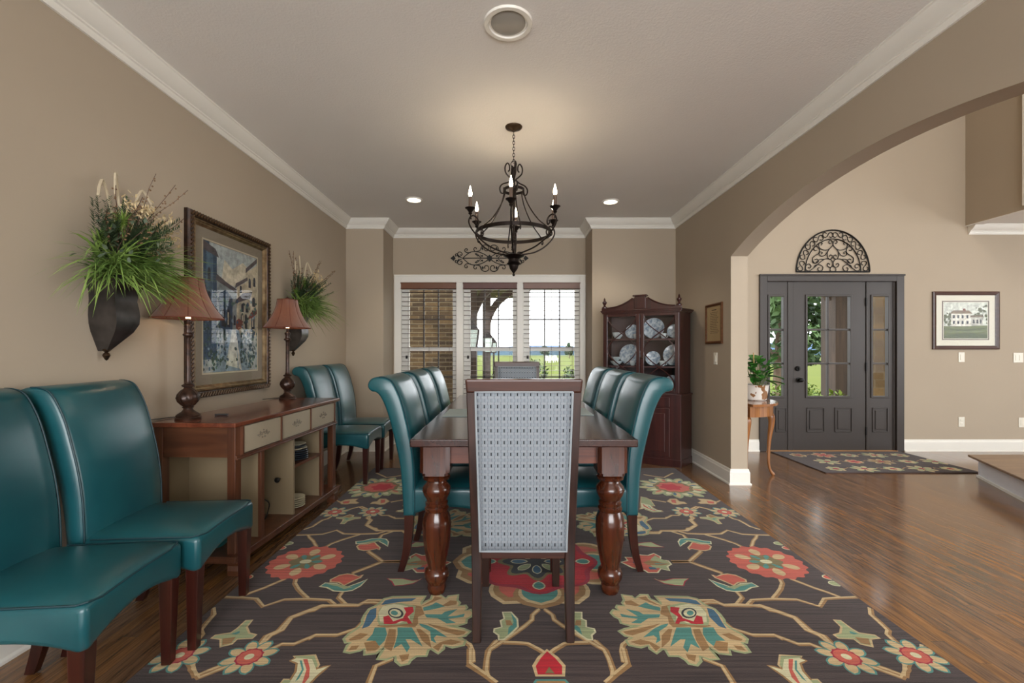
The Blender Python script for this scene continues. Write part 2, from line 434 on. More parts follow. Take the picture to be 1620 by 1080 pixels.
for i, (x0, x1) in enumerate(units):
    t = thing('window_blind', 'brown wooden blind in the '+wheres[i], 'blind', ((x0+x1)/2, YBAY-.0, 2.0), 0, 'wooden blinds in the bay window')
    hw = (x1-x0)/2-.003
    mw = mat('blind_valance_%d' % i, blindwood[i], .4, nscale=6)
    ms = M.setdefault('slat', mat('blind_slat', (92,70,58), .45, nscale=6))
    MB().box(-hw,hw,-.045,.0,.0,.078).box(-hw-.006,hw+.006,-.052,.0,.068,.082).box(-hw-.004,hw+.004,-.05,0,.0,.012).build('valance', mw, t, smooth=False, bevel=.003)
    b = MB(); z = -.04
    while z > -1.47:
        b.box(-hw+.004,hw-.004,-.025,.035,z-.0016,z+.0016); z -= .0595
    b.build('slats', ms, t, smooth=False)
    b = MB()
    for x in (-hw+.09, 0, hw-.09):
        for y in (-.022,.032): b.tube([(x,y,0),(x,y,-1.48)], .0012, 4)
    b.build('ladder_cords', ms, t)
    MB().box(-hw+.004,hw-.004,-.02,.03,-1.50,-1.475).build('bottom_rail', ms, t, smooth=False, bevel=.003)

# ---------------------------------------------------------------- front door unit
def dx(px): return (px-806)*5.43/720
def dz(py): return 1.2-(py-555)*5.43/720
d = struct(MB().box(2.987,3.075,YB-.025,YB+.03,0,2.113).box(4.62,4.71,YB-.025,YB+.03,0,2.113).box(3.075,4.62,YB-.025,YB+.03,2.03,2.113)
    .box(2.98,4.717,YB-.035,YB-.02,2.095,2.118).box(3.075,3.09,YB,YB+.08,0,2.03).box(4.60,4.62,YB,YB+.08,0,2.03)
    .box(3.335,3.40,YB-.0,YB+.08,0,2.03).box(4.275,4.30,YB,YB+.08,0,2.03).build('trim_door_frame', M['door'], smooth=False, bevel=.005))
def panel_leaf(name, x0, x1, gx0, gx1, cols, panels, parent=None):
    z1 = 2.032; b = MB(); y0, y1 = YB+.01, YB+.055; gz0, gz1 = dz(627), dz(468)
    b.box(x0,gx0,y0,y1,.01,z1); b.box(gx1,x1,y0,y1,.01,z1); b.box(gx0,gx1,y0,y1,gz1,z1); b.box(gx0,gx1,y0,y1,.01,gz0)
    o = struct(b.build(name, M['door'], smooth=False))
    q = MB()   # glazing bead
    for a,bb,c,dd in ((gx0-.02,gx0+.004,gz0-.02,gz1+.02),(gx1-.004,gx1+.02,gz0-.02,gz1+.02),(gx0,gx1,gz1-.004,gz1+.02),(gx0,gx1,gz0-.02,gz0+.004)):
        q.box(a,bb,y0-.012,y0,c,dd)
    q.build('glazing_bead', M['door'], o, smooth=False, bevel=.004)
    q = MB()
    for z in (dz(521), dz(575)): q.box(gx0,gx1,y0+.005,y1-.01,z-.011,z+.011)
    for k in range(1, cols):
        x = gx0+(gx1-gx0)*k/cols; q.box(x-.011,x+.011,y0+.005,y1-.01,gz0,gz1)
    q.build('muntins', M['door'], o, smooth=False, bevel=.003)
    MB().box(gx0,gx1,y0+.02,y0+.024,gz0,gz1).build('pane', M['glass'], o, smooth=False)
    for (px0, px1) in panels:
        a, c = dx(px0), dx(px1); e, f = dz(684), dz(645)
        q = MB()
        q.box(a,a+.012,y0-.010,y0,e,f); q.box(c-.012,c,y0-.010,y0,e,f); q.box(a,c,y0-.010,y0,e,e+.012); q.box(a,c,y0-.010,y0,f-.012,f)
        q.prism([(a+.035,e+.035),(c-.035,e+.035),(c-.035,f-.035),(a+.035,f-.035)], y0-.008, y0, 'y')
        q.build('raised_panel', M['door'], o, smooth=False, bevel=.004)
    return o
panel_leaf('door_sidelight', 3.09, 3.335, dx(1219.4), dx(1241.8), 1, [(1229,1247)])
dd = panel_leaf('door_1', 3.405, 4.27, dx(1279), dx(1348), 2, [(1278.5,1307),(1323,1351)])
panel_leaf('door_sidelight_right', 4.30, 4.60, dx(1383), dx(1408), 1, [(1383,1408)])
h = MB(); h.lathe([(0,0),(.032,0),(.032,.008),(.018,.012),(.014,.03)], (0,0,0), 20); h.ball((0,0,.05), .03, 16, 0, (1.15,.85,.8))
kn = h.build('door_knob', M['iron2'], dd, loc=(dx(1266), YB+.01, dz(601)), rot=(R(90),0,0))
h = MB(); h.lathe([(0,0),(.03,0),(.03,.012),(.022,.02),(0,.02)], (0,0,0), 20); h.box(-.004,.004,-.016,.016,.02,.034)
h.build('deadbolt', M['iron2'], dd, loc=(dx(1264), YB+.01, dz(583)), rot=(R(90),0,0))
for z in (dz(477), dz(580), dz(682)):
    MB().box(4.268,4.282,YB-.004,YB+.01,z-.05,z+.05).build('hinge', M['iron2'], dd, smooth=False)
struct(MB().box(3.06,4.63,YB-.03,YB+.1,0,.012).build('trim_threshold', wood('threshold_oak', (190,140,90), (160,110,64), .35, 0), smooth=False))

# switches and outlets
def wallplate(name, loc, rz, label, kind='switch', w=.072, n=1):
    t = thing(name, label, kind, loc, rz)
    MB().box(-w/2,w/2,-.006,0,-.058,.058).build('cover', M['plate'], t, smooth=False, bevel=.002)
    for k in range(n):
        x = (k-(n-1)/2)*.046
        if kind == 'switch': MB().box(x-.016,x+.016,-.010,-.004,-.032,.032).build('rocker', M['plate'], t, smooth=False, bevel=.002)
        else:
            for z in (-.02,.02):
                q = MB().box(x-.016,x+.016,-.009,-.004,z-.014,z+.014); q.build('socket', M['plate'], t, smooth=False, bevel=.003)
    return t
wallplate('wall_switch', (XR, 4.39, 1.127), R(-90), 'single light switch under the small framed verse on the dining room wall', 'switch')
wallplate('wall_outlet', (XR, 5.03, .345), R(-90), 'power outlet low on the wall beside the corner cabinet', 'outlet')
wallplate('wall_switch', (5.41, YB, 1.125), 0, 'single light switch just below the framed house print', 'switch')
wallplate('wall_outlet', (5.41, YB, .352), 0, 'power outlet low on the hall wall under the house print', 'outlet')
wallplate('wall_switch', (6.09, YB, 1.12), 0, 'wide double light switch at the right edge of the hall wall', 'switch', .118, 2)
wallplate('wall_outlet', (6.13, YB, .345), 0, 'power outlet at the right edge of the hall wall above the stair landing', 'outlet')

# recessed ceiling lights
def downlight(x, y, r, label, on, g=None):
    t = thing('ceiling_light', label, 'ceiling light', (x,y,ZC), 0, g)
    MB().lathe([(r*.78,-.002),(r*.80,-.010),(r*.97,-.010),(r,-.004),(r,0.002),(r*.78,.002)], n=48).build('trim_ring', M['trim'], t)
    if on:
        MB().lathe([(0,-.003),(r*.79,-.003)], n=32).build('lens', emit('lit_lens', (255,236,205), 6), t)
    else:
        MB().lathe([(0,-.012),(r*.3,-.011),(r*.6,-.006),(r*.79,.001)], n=48).build('lens', mat('frosted_dome', (150,146,138), .35, nscale=3), t)
downlight(-.99, 4.72, .088, 'small lit recessed ceiling light, the left one of the pair near the window', True)
downlight(1.062, 4.78, .088, 'small lit recessed ceiling light, the right one of the pair near the window', True)
downlight(-.006, 2.18, .117, 'large unlit round recessed ceiling fixture with a grey dome, nearest the camera', False)
for x, y in ((-.99,4.72),(1.062,4.78)):
    l = light('downlight_beam', 'SPOT', (x,y,ZC-.03), 14, (1,.86,.68), rot=(0,0,0)); l.data.spot_size = R(110); l.data.spot_blend = .6; l.data.shadow_soft_size = .06

# landing step at the right
def landing():
    t = thing('stair_landing', 'low white-fronted wooden stair step at the right edge of the hall', 'stair', (0,0,0))
    a = Vector((4.47,4.34)); b_ = Vector((3.62,2.68)); 
    pl = [(4.47,4.34),(b_.x,b_.y),(8.2,2.68),(8.2,4.34)]
    MB().prism(pl, 0, .185).build('riser', mat('white_riser', (222,222,226), .4), t, smooth=False)
    MB().prism([(4.40,4.37),(b_.x-.06,b_.y-.02),(8.2,2.66),(8.2,4.37)], .185, .207).build('tread', wood('tread_oak', (140,108,76), (108,78,52), .3, 0, .7), t, smooth=False, bevel=.006, seg=3)
    q = MB(); 
    n = Vector((-(a-b_).y, (a-b_).x)).normalized()
    q.prism([(a.x,a.y),(a.x+n.x*.014,a.y+n.y*.014),(b_.x+n.x*.014,b_.y+n.y*.014),(b_.x,b_.y)], 0, .02)
    q.build('shoe_moulding', M['trim'], t, smooth=False)
landing()
# decorated turned foot and cream ball seen at the right frame edge
# ---------------------------------------------------------------- area rug
CX, CY = .15, 2.585
RX0, RX1, RY0, RY1 = -1.385, 1.69, .45, 4.655
RUGC = {'ground':(66,54,52), 'cream':(190,166,124), 'tan':(146,112,70), 'green':(148,158,118), 'teal':(74,132,124), 'blue':(58,96,120),
        'coral':(186,88,72), 'red':(176,24,40), 'ltcream':(200,196,160), 'olive':(116,104,66), 'crimson':(150,30,52), 'ink':(40,44,48)}
RK = list(RUGC)
def rug_mat(k):
    m, b, n = base('wool_'+k, RUGC[k], .95, 0, .1)
    v = n.obj((1.2,70,3)); f = n.noise(v, 1.6, 3, .6)
    v2 = n.obj((1,1,1)); f2 = n.noise(v2, 260, 2, .6)
    c = lin(RUGC[k]); q = .38 if k == 'ground' else .72
    ff = n.math('ADD', n.math('MULTIPLY', f, .75), n.math('MULTIPLY', f2, .25))
    r = n.node('ShaderNodeMapRange'); r.inputs[1].default_value = .35; r.inputs[2].default_value = .65; n.link(ff, r.inputs[0])
    n.link(n.mix(r.outputs[0], tuple(x*q for x in c[:3])+(1,), tuple(min(1,x*(2.1-q if k != 'ground' else 1.55)) for x in c[:3])+(1,)), b.inputs['Base Color'])
    n.link(n.bump(f2, .5, .004), b.inputs['Normal'])
    b.inputs['Sheen Weight'].default_value = .15
    return m
rugmats = [rug_mat(k) for k in RK]
RZ = .004
rug = MB().box(RX0,RX1,RY0,RY1,0.0,RZ,RK.index('ground'))
layer = {}
def inrug(p):
    return (min(max(p[0],RX0+.002),RX1-.002), min(max(p[1],RY0+.002),RY1-.002))
zc = [0]
def shape(col, pts, lev=1, sx=(1,-1), sy=(1,-1)):
    """polygon in rug-centred metres, repeated by the rug's two mirror axes"""
    zc[0] += 1; z = RZ+lev*.00014+(zc[0]%20)*.000006
    if len(pts) < 3: return
    for a in sx:
        for c in sy:
            q = [inrug((CX+a*p[0], CY+c*p[1])) for p in pts]
            rug.flat(q, z, RK.index(col))
def M2(pts, ox=900, oy=870, s=4.765):
    out = []
    for x, y in pts:
        X, Y = fl(ox+x/s, oy+y/s); out.append((X-CX, Y-CY))
    return out
def offset(pts, d):
    """grow (d>0) or shrink a polygon"""
    A = sum(pts[i-1][0]*pts[i][1]-pts[i][0]*pts[i-1][1] for i in range(len(pts)))
    s = 1 if A > 0 else -1; out = []; k = len(pts)
    for i in range(k):
        a, b_, c = Vector(pts[i-1]), Vector(pts[i]), Vector(pts[(i+1)%k])
        u = (b_-a); v = (c-b_)
        if u.length < 1e-6 or v.length < 1e-6: out.append(pts[i]); continue
        u.normalize(); v.normalize(); n1 = Vector((u.y,-u.x)); n2 = Vector((v.y,-v.x)); n = n1+n2
        if n.length < .3: n = n1
        n.normalize(); out.append((b_.x+n.x*d*s, b_.y+n.y*d*s))
    return out
def lined(col, line, pts, d=.008, lev=2, **k):
    shape(line, offset(pts, d), lev, **k); shape(col, pts, lev+1, **k)
def ribbon(pts, w):
    P = [Vector(p) for p in pts]; L = []; Rr = []
    for i in range(len(P)):
        d = (P[min(i+1,len(P)-1)]-P[max(i-1,0)]).normalized(); n = Vector((-d.y,d.x))*w/2
        L.append(tuple(P[i]+n)); Rr.append(tuple(P[i]-n))
    return L, Rr
def vine(pts, **k):
    rnd = random.Random(len(pts)); q = []
    for i in range(len(pts)-1):
        a, b_ = Vector(pts[i]), Vector(pts[i+1]); m = max(1, int((b_-a).length/.05))
        for j in range(m):
            p = a+(b_-a)*j/m; q.append((p.x+rnd.uniform(-.0025,.0025), p.y+rnd.uniform(-.0025,.0025)))
    q.append(pts[-1])
    L, Rr = ribbon(q, .024); zz = zc[0]
    for i in range(len(L)-1): zc[0] = zz; shape('tan', [L[i],L[i+1],Rr[i+1],Rr[i]], .5, **k)
    L, Rr = ribbon([(p[0]-.003,p[1]+.005) for p in q], .012)
    for i in range(len(L)-1): zc[0] = zz; shape('cream', [L[i],L[i+1],Rr[i+1],Rr[i]], 1, **k)
A = lambda p: M2(p)
B = lambda p: M2(p, 1120, 820, 4.153)
Cc = lambda p: M2(p, 1260, 900, 5.4)
F = lambda p: [(-q[0],q[1]) for q in M2(p, 720, 860, 4.909)]
D = lambda p: [(q[0],-q[1]) for q in M2(p, 980, 735, 6.23)]
# vines
for v in (A([(475,670),(405,720),(400,770),(420,850),(460,870),(360,940),(280,1010)]),
          A([(195,690),(280,770),(310,850),(340,930),(360,940)]), A([(1020,825),(1160,880),(1240,1000),(1262,1060)]),
          A([(1005,410),(1060,400),(1130,405),(1180,425),(1440,425),(1520,460),(1620,480)]),
          A([(1170,550),(1230,600),(1390,650),(1560,650),(1620,680)]), A([(1270,320),(1310,365),(1260,425)]),
          A([(780,95),(910,95),(1160,182)]), A([(910,95),(1000,15)]),
          B([(475,400),(490,430),(480,470),(430,530)]), B([(545,400),(700,460),(880,525),(1010,522)]),
          B([(260,575),(290,540),(430,535),(590,537),(740,585),(770,532),(880,525)]),
          B([(340,575),(450,610),(580,655),(680,745),(770,780),(830,840)]), B([(300,775),(440,775),(600,835),(680,832),(770,870)]),
          B([(1070,595),(1075,640),(1190,740),(1180,770),(1250,830)]), Cc([(630,815),(930,920),(965,790)]),
          F([(650,515),(600,560),(600,600),(480,690),(380,760),(270,830),(250,900),(235,990),(255,1040),(320,1090)]),
          F([(110,820),(110,940),(240,1030)]), F([(370,775),(560,780),(735,885)])):
    vine(v)
# big lotus
lot = A([(405,345),(470,355),(500,375),(545,345),(590,345),(605,375),(650,395),(700,420),(700,400),(655,355),(720,358),(900,362),(960,375),(1010,415),(1040,430),(1090,450),(1130,490),(1160,530),(1165,560),(1215,600),(1290,640),(1335,675),(1330,700),(1290,700),(1320,725),(1355,770),(1320,775),(1250,760),(1200,745),(1210,790),(1130,780),(1080,745),(1040,720),(1060,760),(1120,825),(1060,825),(980,800),(985,840),(960,870),(910,860),(890,835),(830,800),(760,800),(735,755),(700,745),(660,780),(620,750),(600,720),(540,735),(460,720),(440,690),(490,668),(430,650),(385,620),(430,605),(500,590),(560,572),(460,570),(400,555),(390,525),(350,505),(325,480),(340,460),(385,465),(365,440),(370,425),(425,430),(410,405),(425,385)])
shape('green', offset(lot, .012), 2); shape('cream', lot, 3)
for col, p in (('blue',[(720,368),(900,372),(960,385),(1000,420),(930,410),(860,398),(760,390)]),
    ('blue',[(1040,440),(1090,455),(1125,495),(1150,540),(1190,600),(1130,580),(1060,510)]),
    ('teal',[(1010,590),(1090,590),(1120,640),(1180,690),(1130,690),(1090,730),(1040,690),(1010,640)]),
    ('teal',[(810,590),(920,590),(930,640),(960,700),(990,750),(920,715),(895,778),(862,740),(880,680),(840,680),(765,735),(790,650)]),
    ('teal',[(385,485),(450,500),(520,507),(430,450),(530,470),(560,490),(690,490),(680,515),(600,520),(540,560),(470,555),(520,525),(400,510)]),
    ('teal',[(520,430),(580,400),(620,420),(690,440),(690,465),(600,450)]),
    ('teal',[(590,640),(640,600),(700,570),(750,560),(740,580),(680,620),(690,690),(655,710),(665,670),(640,650),(560,665)]),
    ('tan',[(410,622),(520,600),(600,580),(690,560),(640,590),(560,625),(480,650),(430,640)]),
    ('tan',[(1110,690),(1200,705),(1195,770),(1130,765),(1090,740)]), ('tan',[(1150,640),(1210,632),(1310,680),(1300,690),(1220,680)]),
    ('tan',[(1240,725),(1300,730),(1335,765),(1270,755)]),
    ('tan',[(420,390),(470,385),(540,425),(500,428),(430,415)]), ('tan',[(460,700),(540,680),(620,700),(690,740),(655,768),(610,715),(540,722)]),
    ('tan',[(520,365),(580,355),(600,380),(700,430),(640,412)]), ('tan',[(700,745),(760,690),(780,600),(750,600),(700,650)]), 
    ('tan',[(935,605),(985,600),(1010,650),(1060,740),(1010,770),(960,690)]), ('tan',[(880,790),(960,800),(950,850),(900,830)] )):
    shape(col, A(p), 4)
shape('tan', A([(700,430),(760,420),(850,440),(1000,540),(1075,580),(1000,590),(900,582),(785,588),(755,560),(745,510),(690,490)]), 5)
shape('green', A([(740,428),(850,405),(960,418),(1020,450),(1060,540),(1050,575),(930,572),(800,560),(770,500)]), 6)
shape('ltcream', A([(800,430),(900,412),(990,430),(1035,480),(1040,550),(900,560),(810,530)]), 7)
shape('red', A([(765,435),(835,440),(825,475),(860,520),(940,545),(962,498),(1005,510),(1015,565),(960,567),(925,562),(880,542),(840,547),(830,565),(800,560),(822,510),(765,470)]), 8)
shape('ink', A([(905+58*cos(t*pi/8),482+40*sin(t*pi/8)) for t in range(16)]), 9)
shape('ltcream', A([(908+44*cos(t*pi/8),482+30*sin(t*pi/8)) for t in range(16)]), 10)
shape('teal', A([(915+26*cos(t*pi/8),482+18*sin(t*pi/8)) for t in range(16)]), 11)
# acanthus leaf by the centre
lined('green','ltcream', F([(375,540),(430,540),(475,590),(480,650),(430,700),(375,745),(345,750),(345,715),(310,690),(312,670),(370,655),(360,605),(390,590)]), .009)
shape('teal', F([(435,545),(478,600),(480,650),(410,715),(415,660),(455,620)]), 4)
shape('tan', F([(390,600),(430,600),(450,640),(400,640)]), 4)
# bud
lined('coral','cream', A([(1085,188),(1115,207),(1160,192),(1200,188),(1255,197),(1325,228),(1330,242),(1270,245),(1240,268),(1180,240),(1110,212)]), .010)
lined('teal','ltcream', A([(1060,228),(1110,250),(1240,292),(1300,262),(1380,256),(1420,278),(1370,284),(1325,310),(1250,315),(1190,306),(1125,275)]), .009)
shape('green', A([(1180,285),(1300,262),(1370,262),(1290,280),(1250,300)]), 4)
q1 = dict(sy=(1,))
# star flower
lined('coral','ltcream', A([(400,97),(450,85),(430,60),(490,62),(485,35),(550,45),(600,48),(640,32),(685,55),(685,80),(745,87),(765,110),(735,128),(755,158),(690,142),(665,172),(600,172),(575,155),(525,145),(480,135),(445,117)]), .010, **q1)
shape('green', A([(620,70),(650,45),(690,70),(745,90),(765,110),(735,128),(755,158),(690,142),(640,140),(600,110)]), 4, **q1)
shape('tan', A([(560,100),(600,82),(660,88),(700,100),(760,110),(700,122),(640,120),(600,120)]), 5, **q1)
shape('blue', A([(600,132),(650,137),(670,152),(610,152)]), 5, **q1); shape('blue', A([(480,95),(540,88),(540,108),(490,106)]), 5, **q1); shape('teal', A([(640,105),(740,108),(660,113)]), 6, **q1)
# arrow leaf
lined('green','crimson', A([(640,215),(665,232),(720,238),(790,222),(900,220),(870,240),(860,272),(800,268),(720,255)]), .007)
# bird leaf
lined('green','cream', B([(835,675),(870,678),(935,728),(990,760),(1095,775),(1120,790),(1060,795),(1075,845),(1005,828),(960,795),(860,790),(835,772),(878,762),(885,720)]), .009)
shape('tan', B([(965,785),(1055,795),(1070,840),(1005,825)]), 4); shape('teal', B([(930,745),(990,765),(960,768),(935,760)]), 5)
# horn leaf at the near edge
lined('ltcream','tan', B([(400,975),(440,985),(490,1000),(500,930),(600,922),(640,940),(600,955),(620,1010),(700,1100),(640,1160),(560,1090),(500,1040),(450,1005)]), .009)
shape('coral', B([(530,930),(560,930),(555,1000),(600,1080),(640,1130),(610,1110),(550,1050),(530,990)]), 4)
shape('teal', B([(570,940),(585,940),(585,1000),(650,1080),(620,1060),(572,1000)]), 5)
def pet(cx, cy, r0, r1, w, a, n=8):
    out = []
    for i in range(n+1):
        t = i/n; out.append((r0+(r1-r0)*t, w*sin(pi*t)**.6*(.7+.3*t)))
    out += [(p[0],-p[1]) for p in out[::-1][1:-1]]
    return [(cx+p[0]*cos(a)-p[1]*sin(a), cy+p[0]*sin(a)+p[1]*cos(a)) for p in out]
def disc(cx, cy, r, n=20, ry=None, wob=0, k=8, ph=0):
    ry = ry or r
    return [(cx+r*(1+wob*cos(k*2*pi*i/n+ph))*cos(2*pi*i/n), cy+ry*(1+wob*cos(k*2*pi*i/n+ph))*sin(2*pi*i/n)) for i in range(n)]
def daisy(cx, cy, r, **k):
    for i in range(8): shape('teal', pet(cx,cy,.02,r+.008,r*.30,2*pi*(i+.5)/8), 2, **k)
    for i in range(8): shape('cream', pet(cx,cy,.02,r,r*.235,2*pi*(i+.5)/8), 3, **k)
    shape('crimson', disc(cx,cy,r*.50,24,wob=.05,k=12), 4, **k); shape('coral', disc(cx,cy,r*.43), 5, **k); shape('ltcream', disc(cx,cy,r*.18,12), 6, **k)
for (px, py) in ((1339,1040.3),(1448.9,1038)):
    X, Y = fl(px,py); daisy(X-CX, Y-CY, .100)
# rosette
X, Y = fl(1212.7,889.8); rx = X-CX
q = dict(sy=(1,))
shape('coral', disc(rx,0,.198,96,wob=.045,k=18), 2, **q)
for i in range(6):
    a = 2*pi*(i+.5)/6
    shape('cream', pet(rx,0,.075,.165,.034,a), 3, **q); shape('teal', pet(rx,0,.03,.098,.016,a+pi/6), 4, **q)
shape('olive', disc(rx,0,.085,36,wob=.12,k=6), 4, **q); shape('ltcream', disc(rx,0,.033,16,ry=.024), 5, **q)
# little buds at the border
for (px, py, c1) in ((1312,914,'coral'),(1322,924,'green')):
    X, Y = fl(px,py); lined(c1,'ltcream', disc(X-CX,Y-CY,.03,12,ry=.022), .006)
# red flower towards the rug ends
fx, fy = fl(1065,771); fx -= CX; fy = -(fy-CY)
for i in range(18):
    a = 2*pi*i/18
    shape('green', pet(fx,fy,.10,.315 if i%2 else .28,.050,a), 2); shape('cream' if i%2 else 'ltcream', pet(fx,fy,.13,.285 if i%2 else .24,.026,a), 3)
for i in range(9): shape('blue' if i%3 else 'coral', pet(fx,fy,.16,.235,.016,2*pi*(i+.5)/9+.1), 4)
shape('olive', disc(fx,fy,.165,54,wob=.05,k=9), 5); shape('coral', disc(fx,fy,.135,54,wob=.07,k=9), 6); shape('red', disc(fx-.02,fy,.085,54,wob=.12,k=6), 7)
for p in (((470,365),(500,340),(560,340),(590,365),(640,372),(665,390),(620,388),(570,398),(530,395),(500,378)), ((772,340),(830,342),(900,350),(960,372),(950,392),(900,395),(860,388),(800,388),(775,380),(810,362))):
    lined('cream','tan', D(p), .006)
lined('coral','tan', D([(510,350),(550,350),(560,385),(520,375)]), .003, 4); lined('coral','tan', D([(860,360),(930,370),(930,388),(880,385)]), .003, 4)
lined('green','cream', D([(215,320),(260,330),(300,350),(345,410),(300,410),(350,450),(430,468),(330,470),(260,445),(215,380)]), .008)
for v in (D([(230,345),(330,350),(460,372)]), D([(700,445),(760,415),(860,435),(930,460)]), D([(950,372),(1010,355)]), D([(1110,480),(1190,500)]),
          D([(690,500),(715,530),(695,550),(745,598),(660,650),(520,660),(420,658),(390,680),(240,680)]), D([(240,100),(330,115),(440,128),(530,85)])):
    vine(v)
# centre medallion
for a in range(8):
    t = pi/4*a+pi/8
    shape('cream', pet(0,0,.15,.47,.15,t), 2, sx=(1,), sy=(1,)); shape('tan', pet(0,0,.15,.445,.13,t), 3, sx=(1,), sy=(1,)); shape('coral', pet(0,0,.15,.405,.105,t), 4, sx=(1,), sy=(1,))
for a in range(4):
    t = pi/2*a
    shape('tan', pet(0,0,.2,.475,.155,t), 5, sx=(1,), sy=(1,)); shape('cream', pet(0,0,.2,.445,.125,t), 6, sx=(1,), sy=(1,)); shape('teal', pet(0,0,.2,.425,.105,t), 7, sx=(1,), sy=(1,))
shape('crimson', disc(0,0,.33,64,wob=.06,k=8), 8, sx=(1,), sy=(1,)); shape('red', disc(0,0,.305,64,wob=.08,k=8), 9, sx=(1,), sy=(1,))
shape('olive', disc(0,0,.19,64,wob=.16,k=8), 10, sx=(1,), sy=(1,)); shape('ink', disc(0,0,.165,64,wob=.16,k=8), 11, sx=(1,), sy=(1,))
for a in range(8): lined('green' if a%2 else 'blue','ltcream', pet(0,0,.05,.14,.025,pi/4*a), .006, 12, sx=(1,), sy=(1,))
for a in range(4): lined('teal','ltcream', pet(0,0,.23,.30,.03,pi/2*a), .008, 12, sx=(1,), sy=(1,))
# drop under the centre
lined('red','cream', [(p[0],p[1]-(CY-1.728)) for p in [(0,.085),(.028,.045),(.05,0),(.045,-.045),(-.045,-.045),(-.05,0),(-.028,.045)]], .014, sx=(1,))
shape('olive', [(p[0],p[1]-(CY-1.728)) for p in [(0,-.005),(.018,-.04),(-.018,-.04)]], 5, sx=(1,))
lined('tan','teal', [(p[0],p[1]-(CY-1.63)) for p in [(-.05,.02),(.05,.02),(.075,-.03),(.05,-.1),(-.05,-.1),(-.075,-.03)]], .010, sx=(1,))
o = rug.build('area_rug', rugmats, smooth=False, recalc=False)
tag(o, 'large brown wool rug with flowers and vines under the dining table', 'rug')

# hall mat
rnd = random.Random(3); b = MB().box(3.10,4.63,4.46,5.40,0,.010,RK.index('ground'))
def hm(col, pts, lev): b.flat([(min(max(p[0],3.105),4.625),min(max(p[1],4.465),5.395)) for p in pts], .010+lev*.0002, RK.index(col))
for i in range(5):
    for j in range(3):
        x = 3.3+i*.29+(j%2)*.12; y = 4.60+j*.30; big = .13 if (i+j)%2 else .09
        c1 = rnd.choice(['coral','green','tan','cream'])
        for k in range(7): hm('cream' if c1 != 'cream' else 'green', pet(x,y,.02,big,.032,2*pi*k/7+i), 1+k*.01)
        for k in range(7): hm(c1, pet(x,y,.02,big*.8,.022,2*pi*k/7+i), 2+k*.01)
        hm('crimson', disc(x,y,.03,12), 4)
        if i < 4:
            L, Rr = ribbon([(x+big,y),(x+.16,y+.05),(x+.22,y-.03),(x+.29-big,y)], .014)
            for k in range(3): hm('tan', [L[k],L[k+1],Rr[k+1],Rr[k]], .5)
tag(b.build('door_mat_rug', rugmats, smooth=False, recalc=False), 'small dark floral rug lying in front of the entry door', 'rug')

# ---------------------------------------------------------------- leather chairs
def leather():
    m, b, n = base('teal_leather', (24,86,98), .3, 0, .5, .25)
    b.inputs['Coat Roughness'].default_value = .25
    v = n.obj((1,1,1)); f = n.noise(v, 4, 3, .45); r = n.node('ShaderNodeMapRange'); r.inputs[1].default_value = .1; r.inputs[2].default_value = .9; n.link(f, r.inputs[0])
    n.link(n.mix(r.outputs[0], lin((8,58,68)), lin((30,92,98))), b.inputs['Base Color'])
    n.link(n.math('ADD', n.math('MULTIPLY', f, .12), .26), b.inputs['Roughness'])
    f2 = n.noise(v, 5, 1, .4); f3 = n.noise(v, 240, 2, .5)
    n.link(n.bump(n.math('ADD', n.math('MULTIPLY', f2, .8), n.math('MULTIPLY', f3, .05)), .12, .012), b.inputs['Normal'])
    return m
M['leather'] = leather()
M['seam'] = mat('dark_teal_seam', (14,52,60), .5)
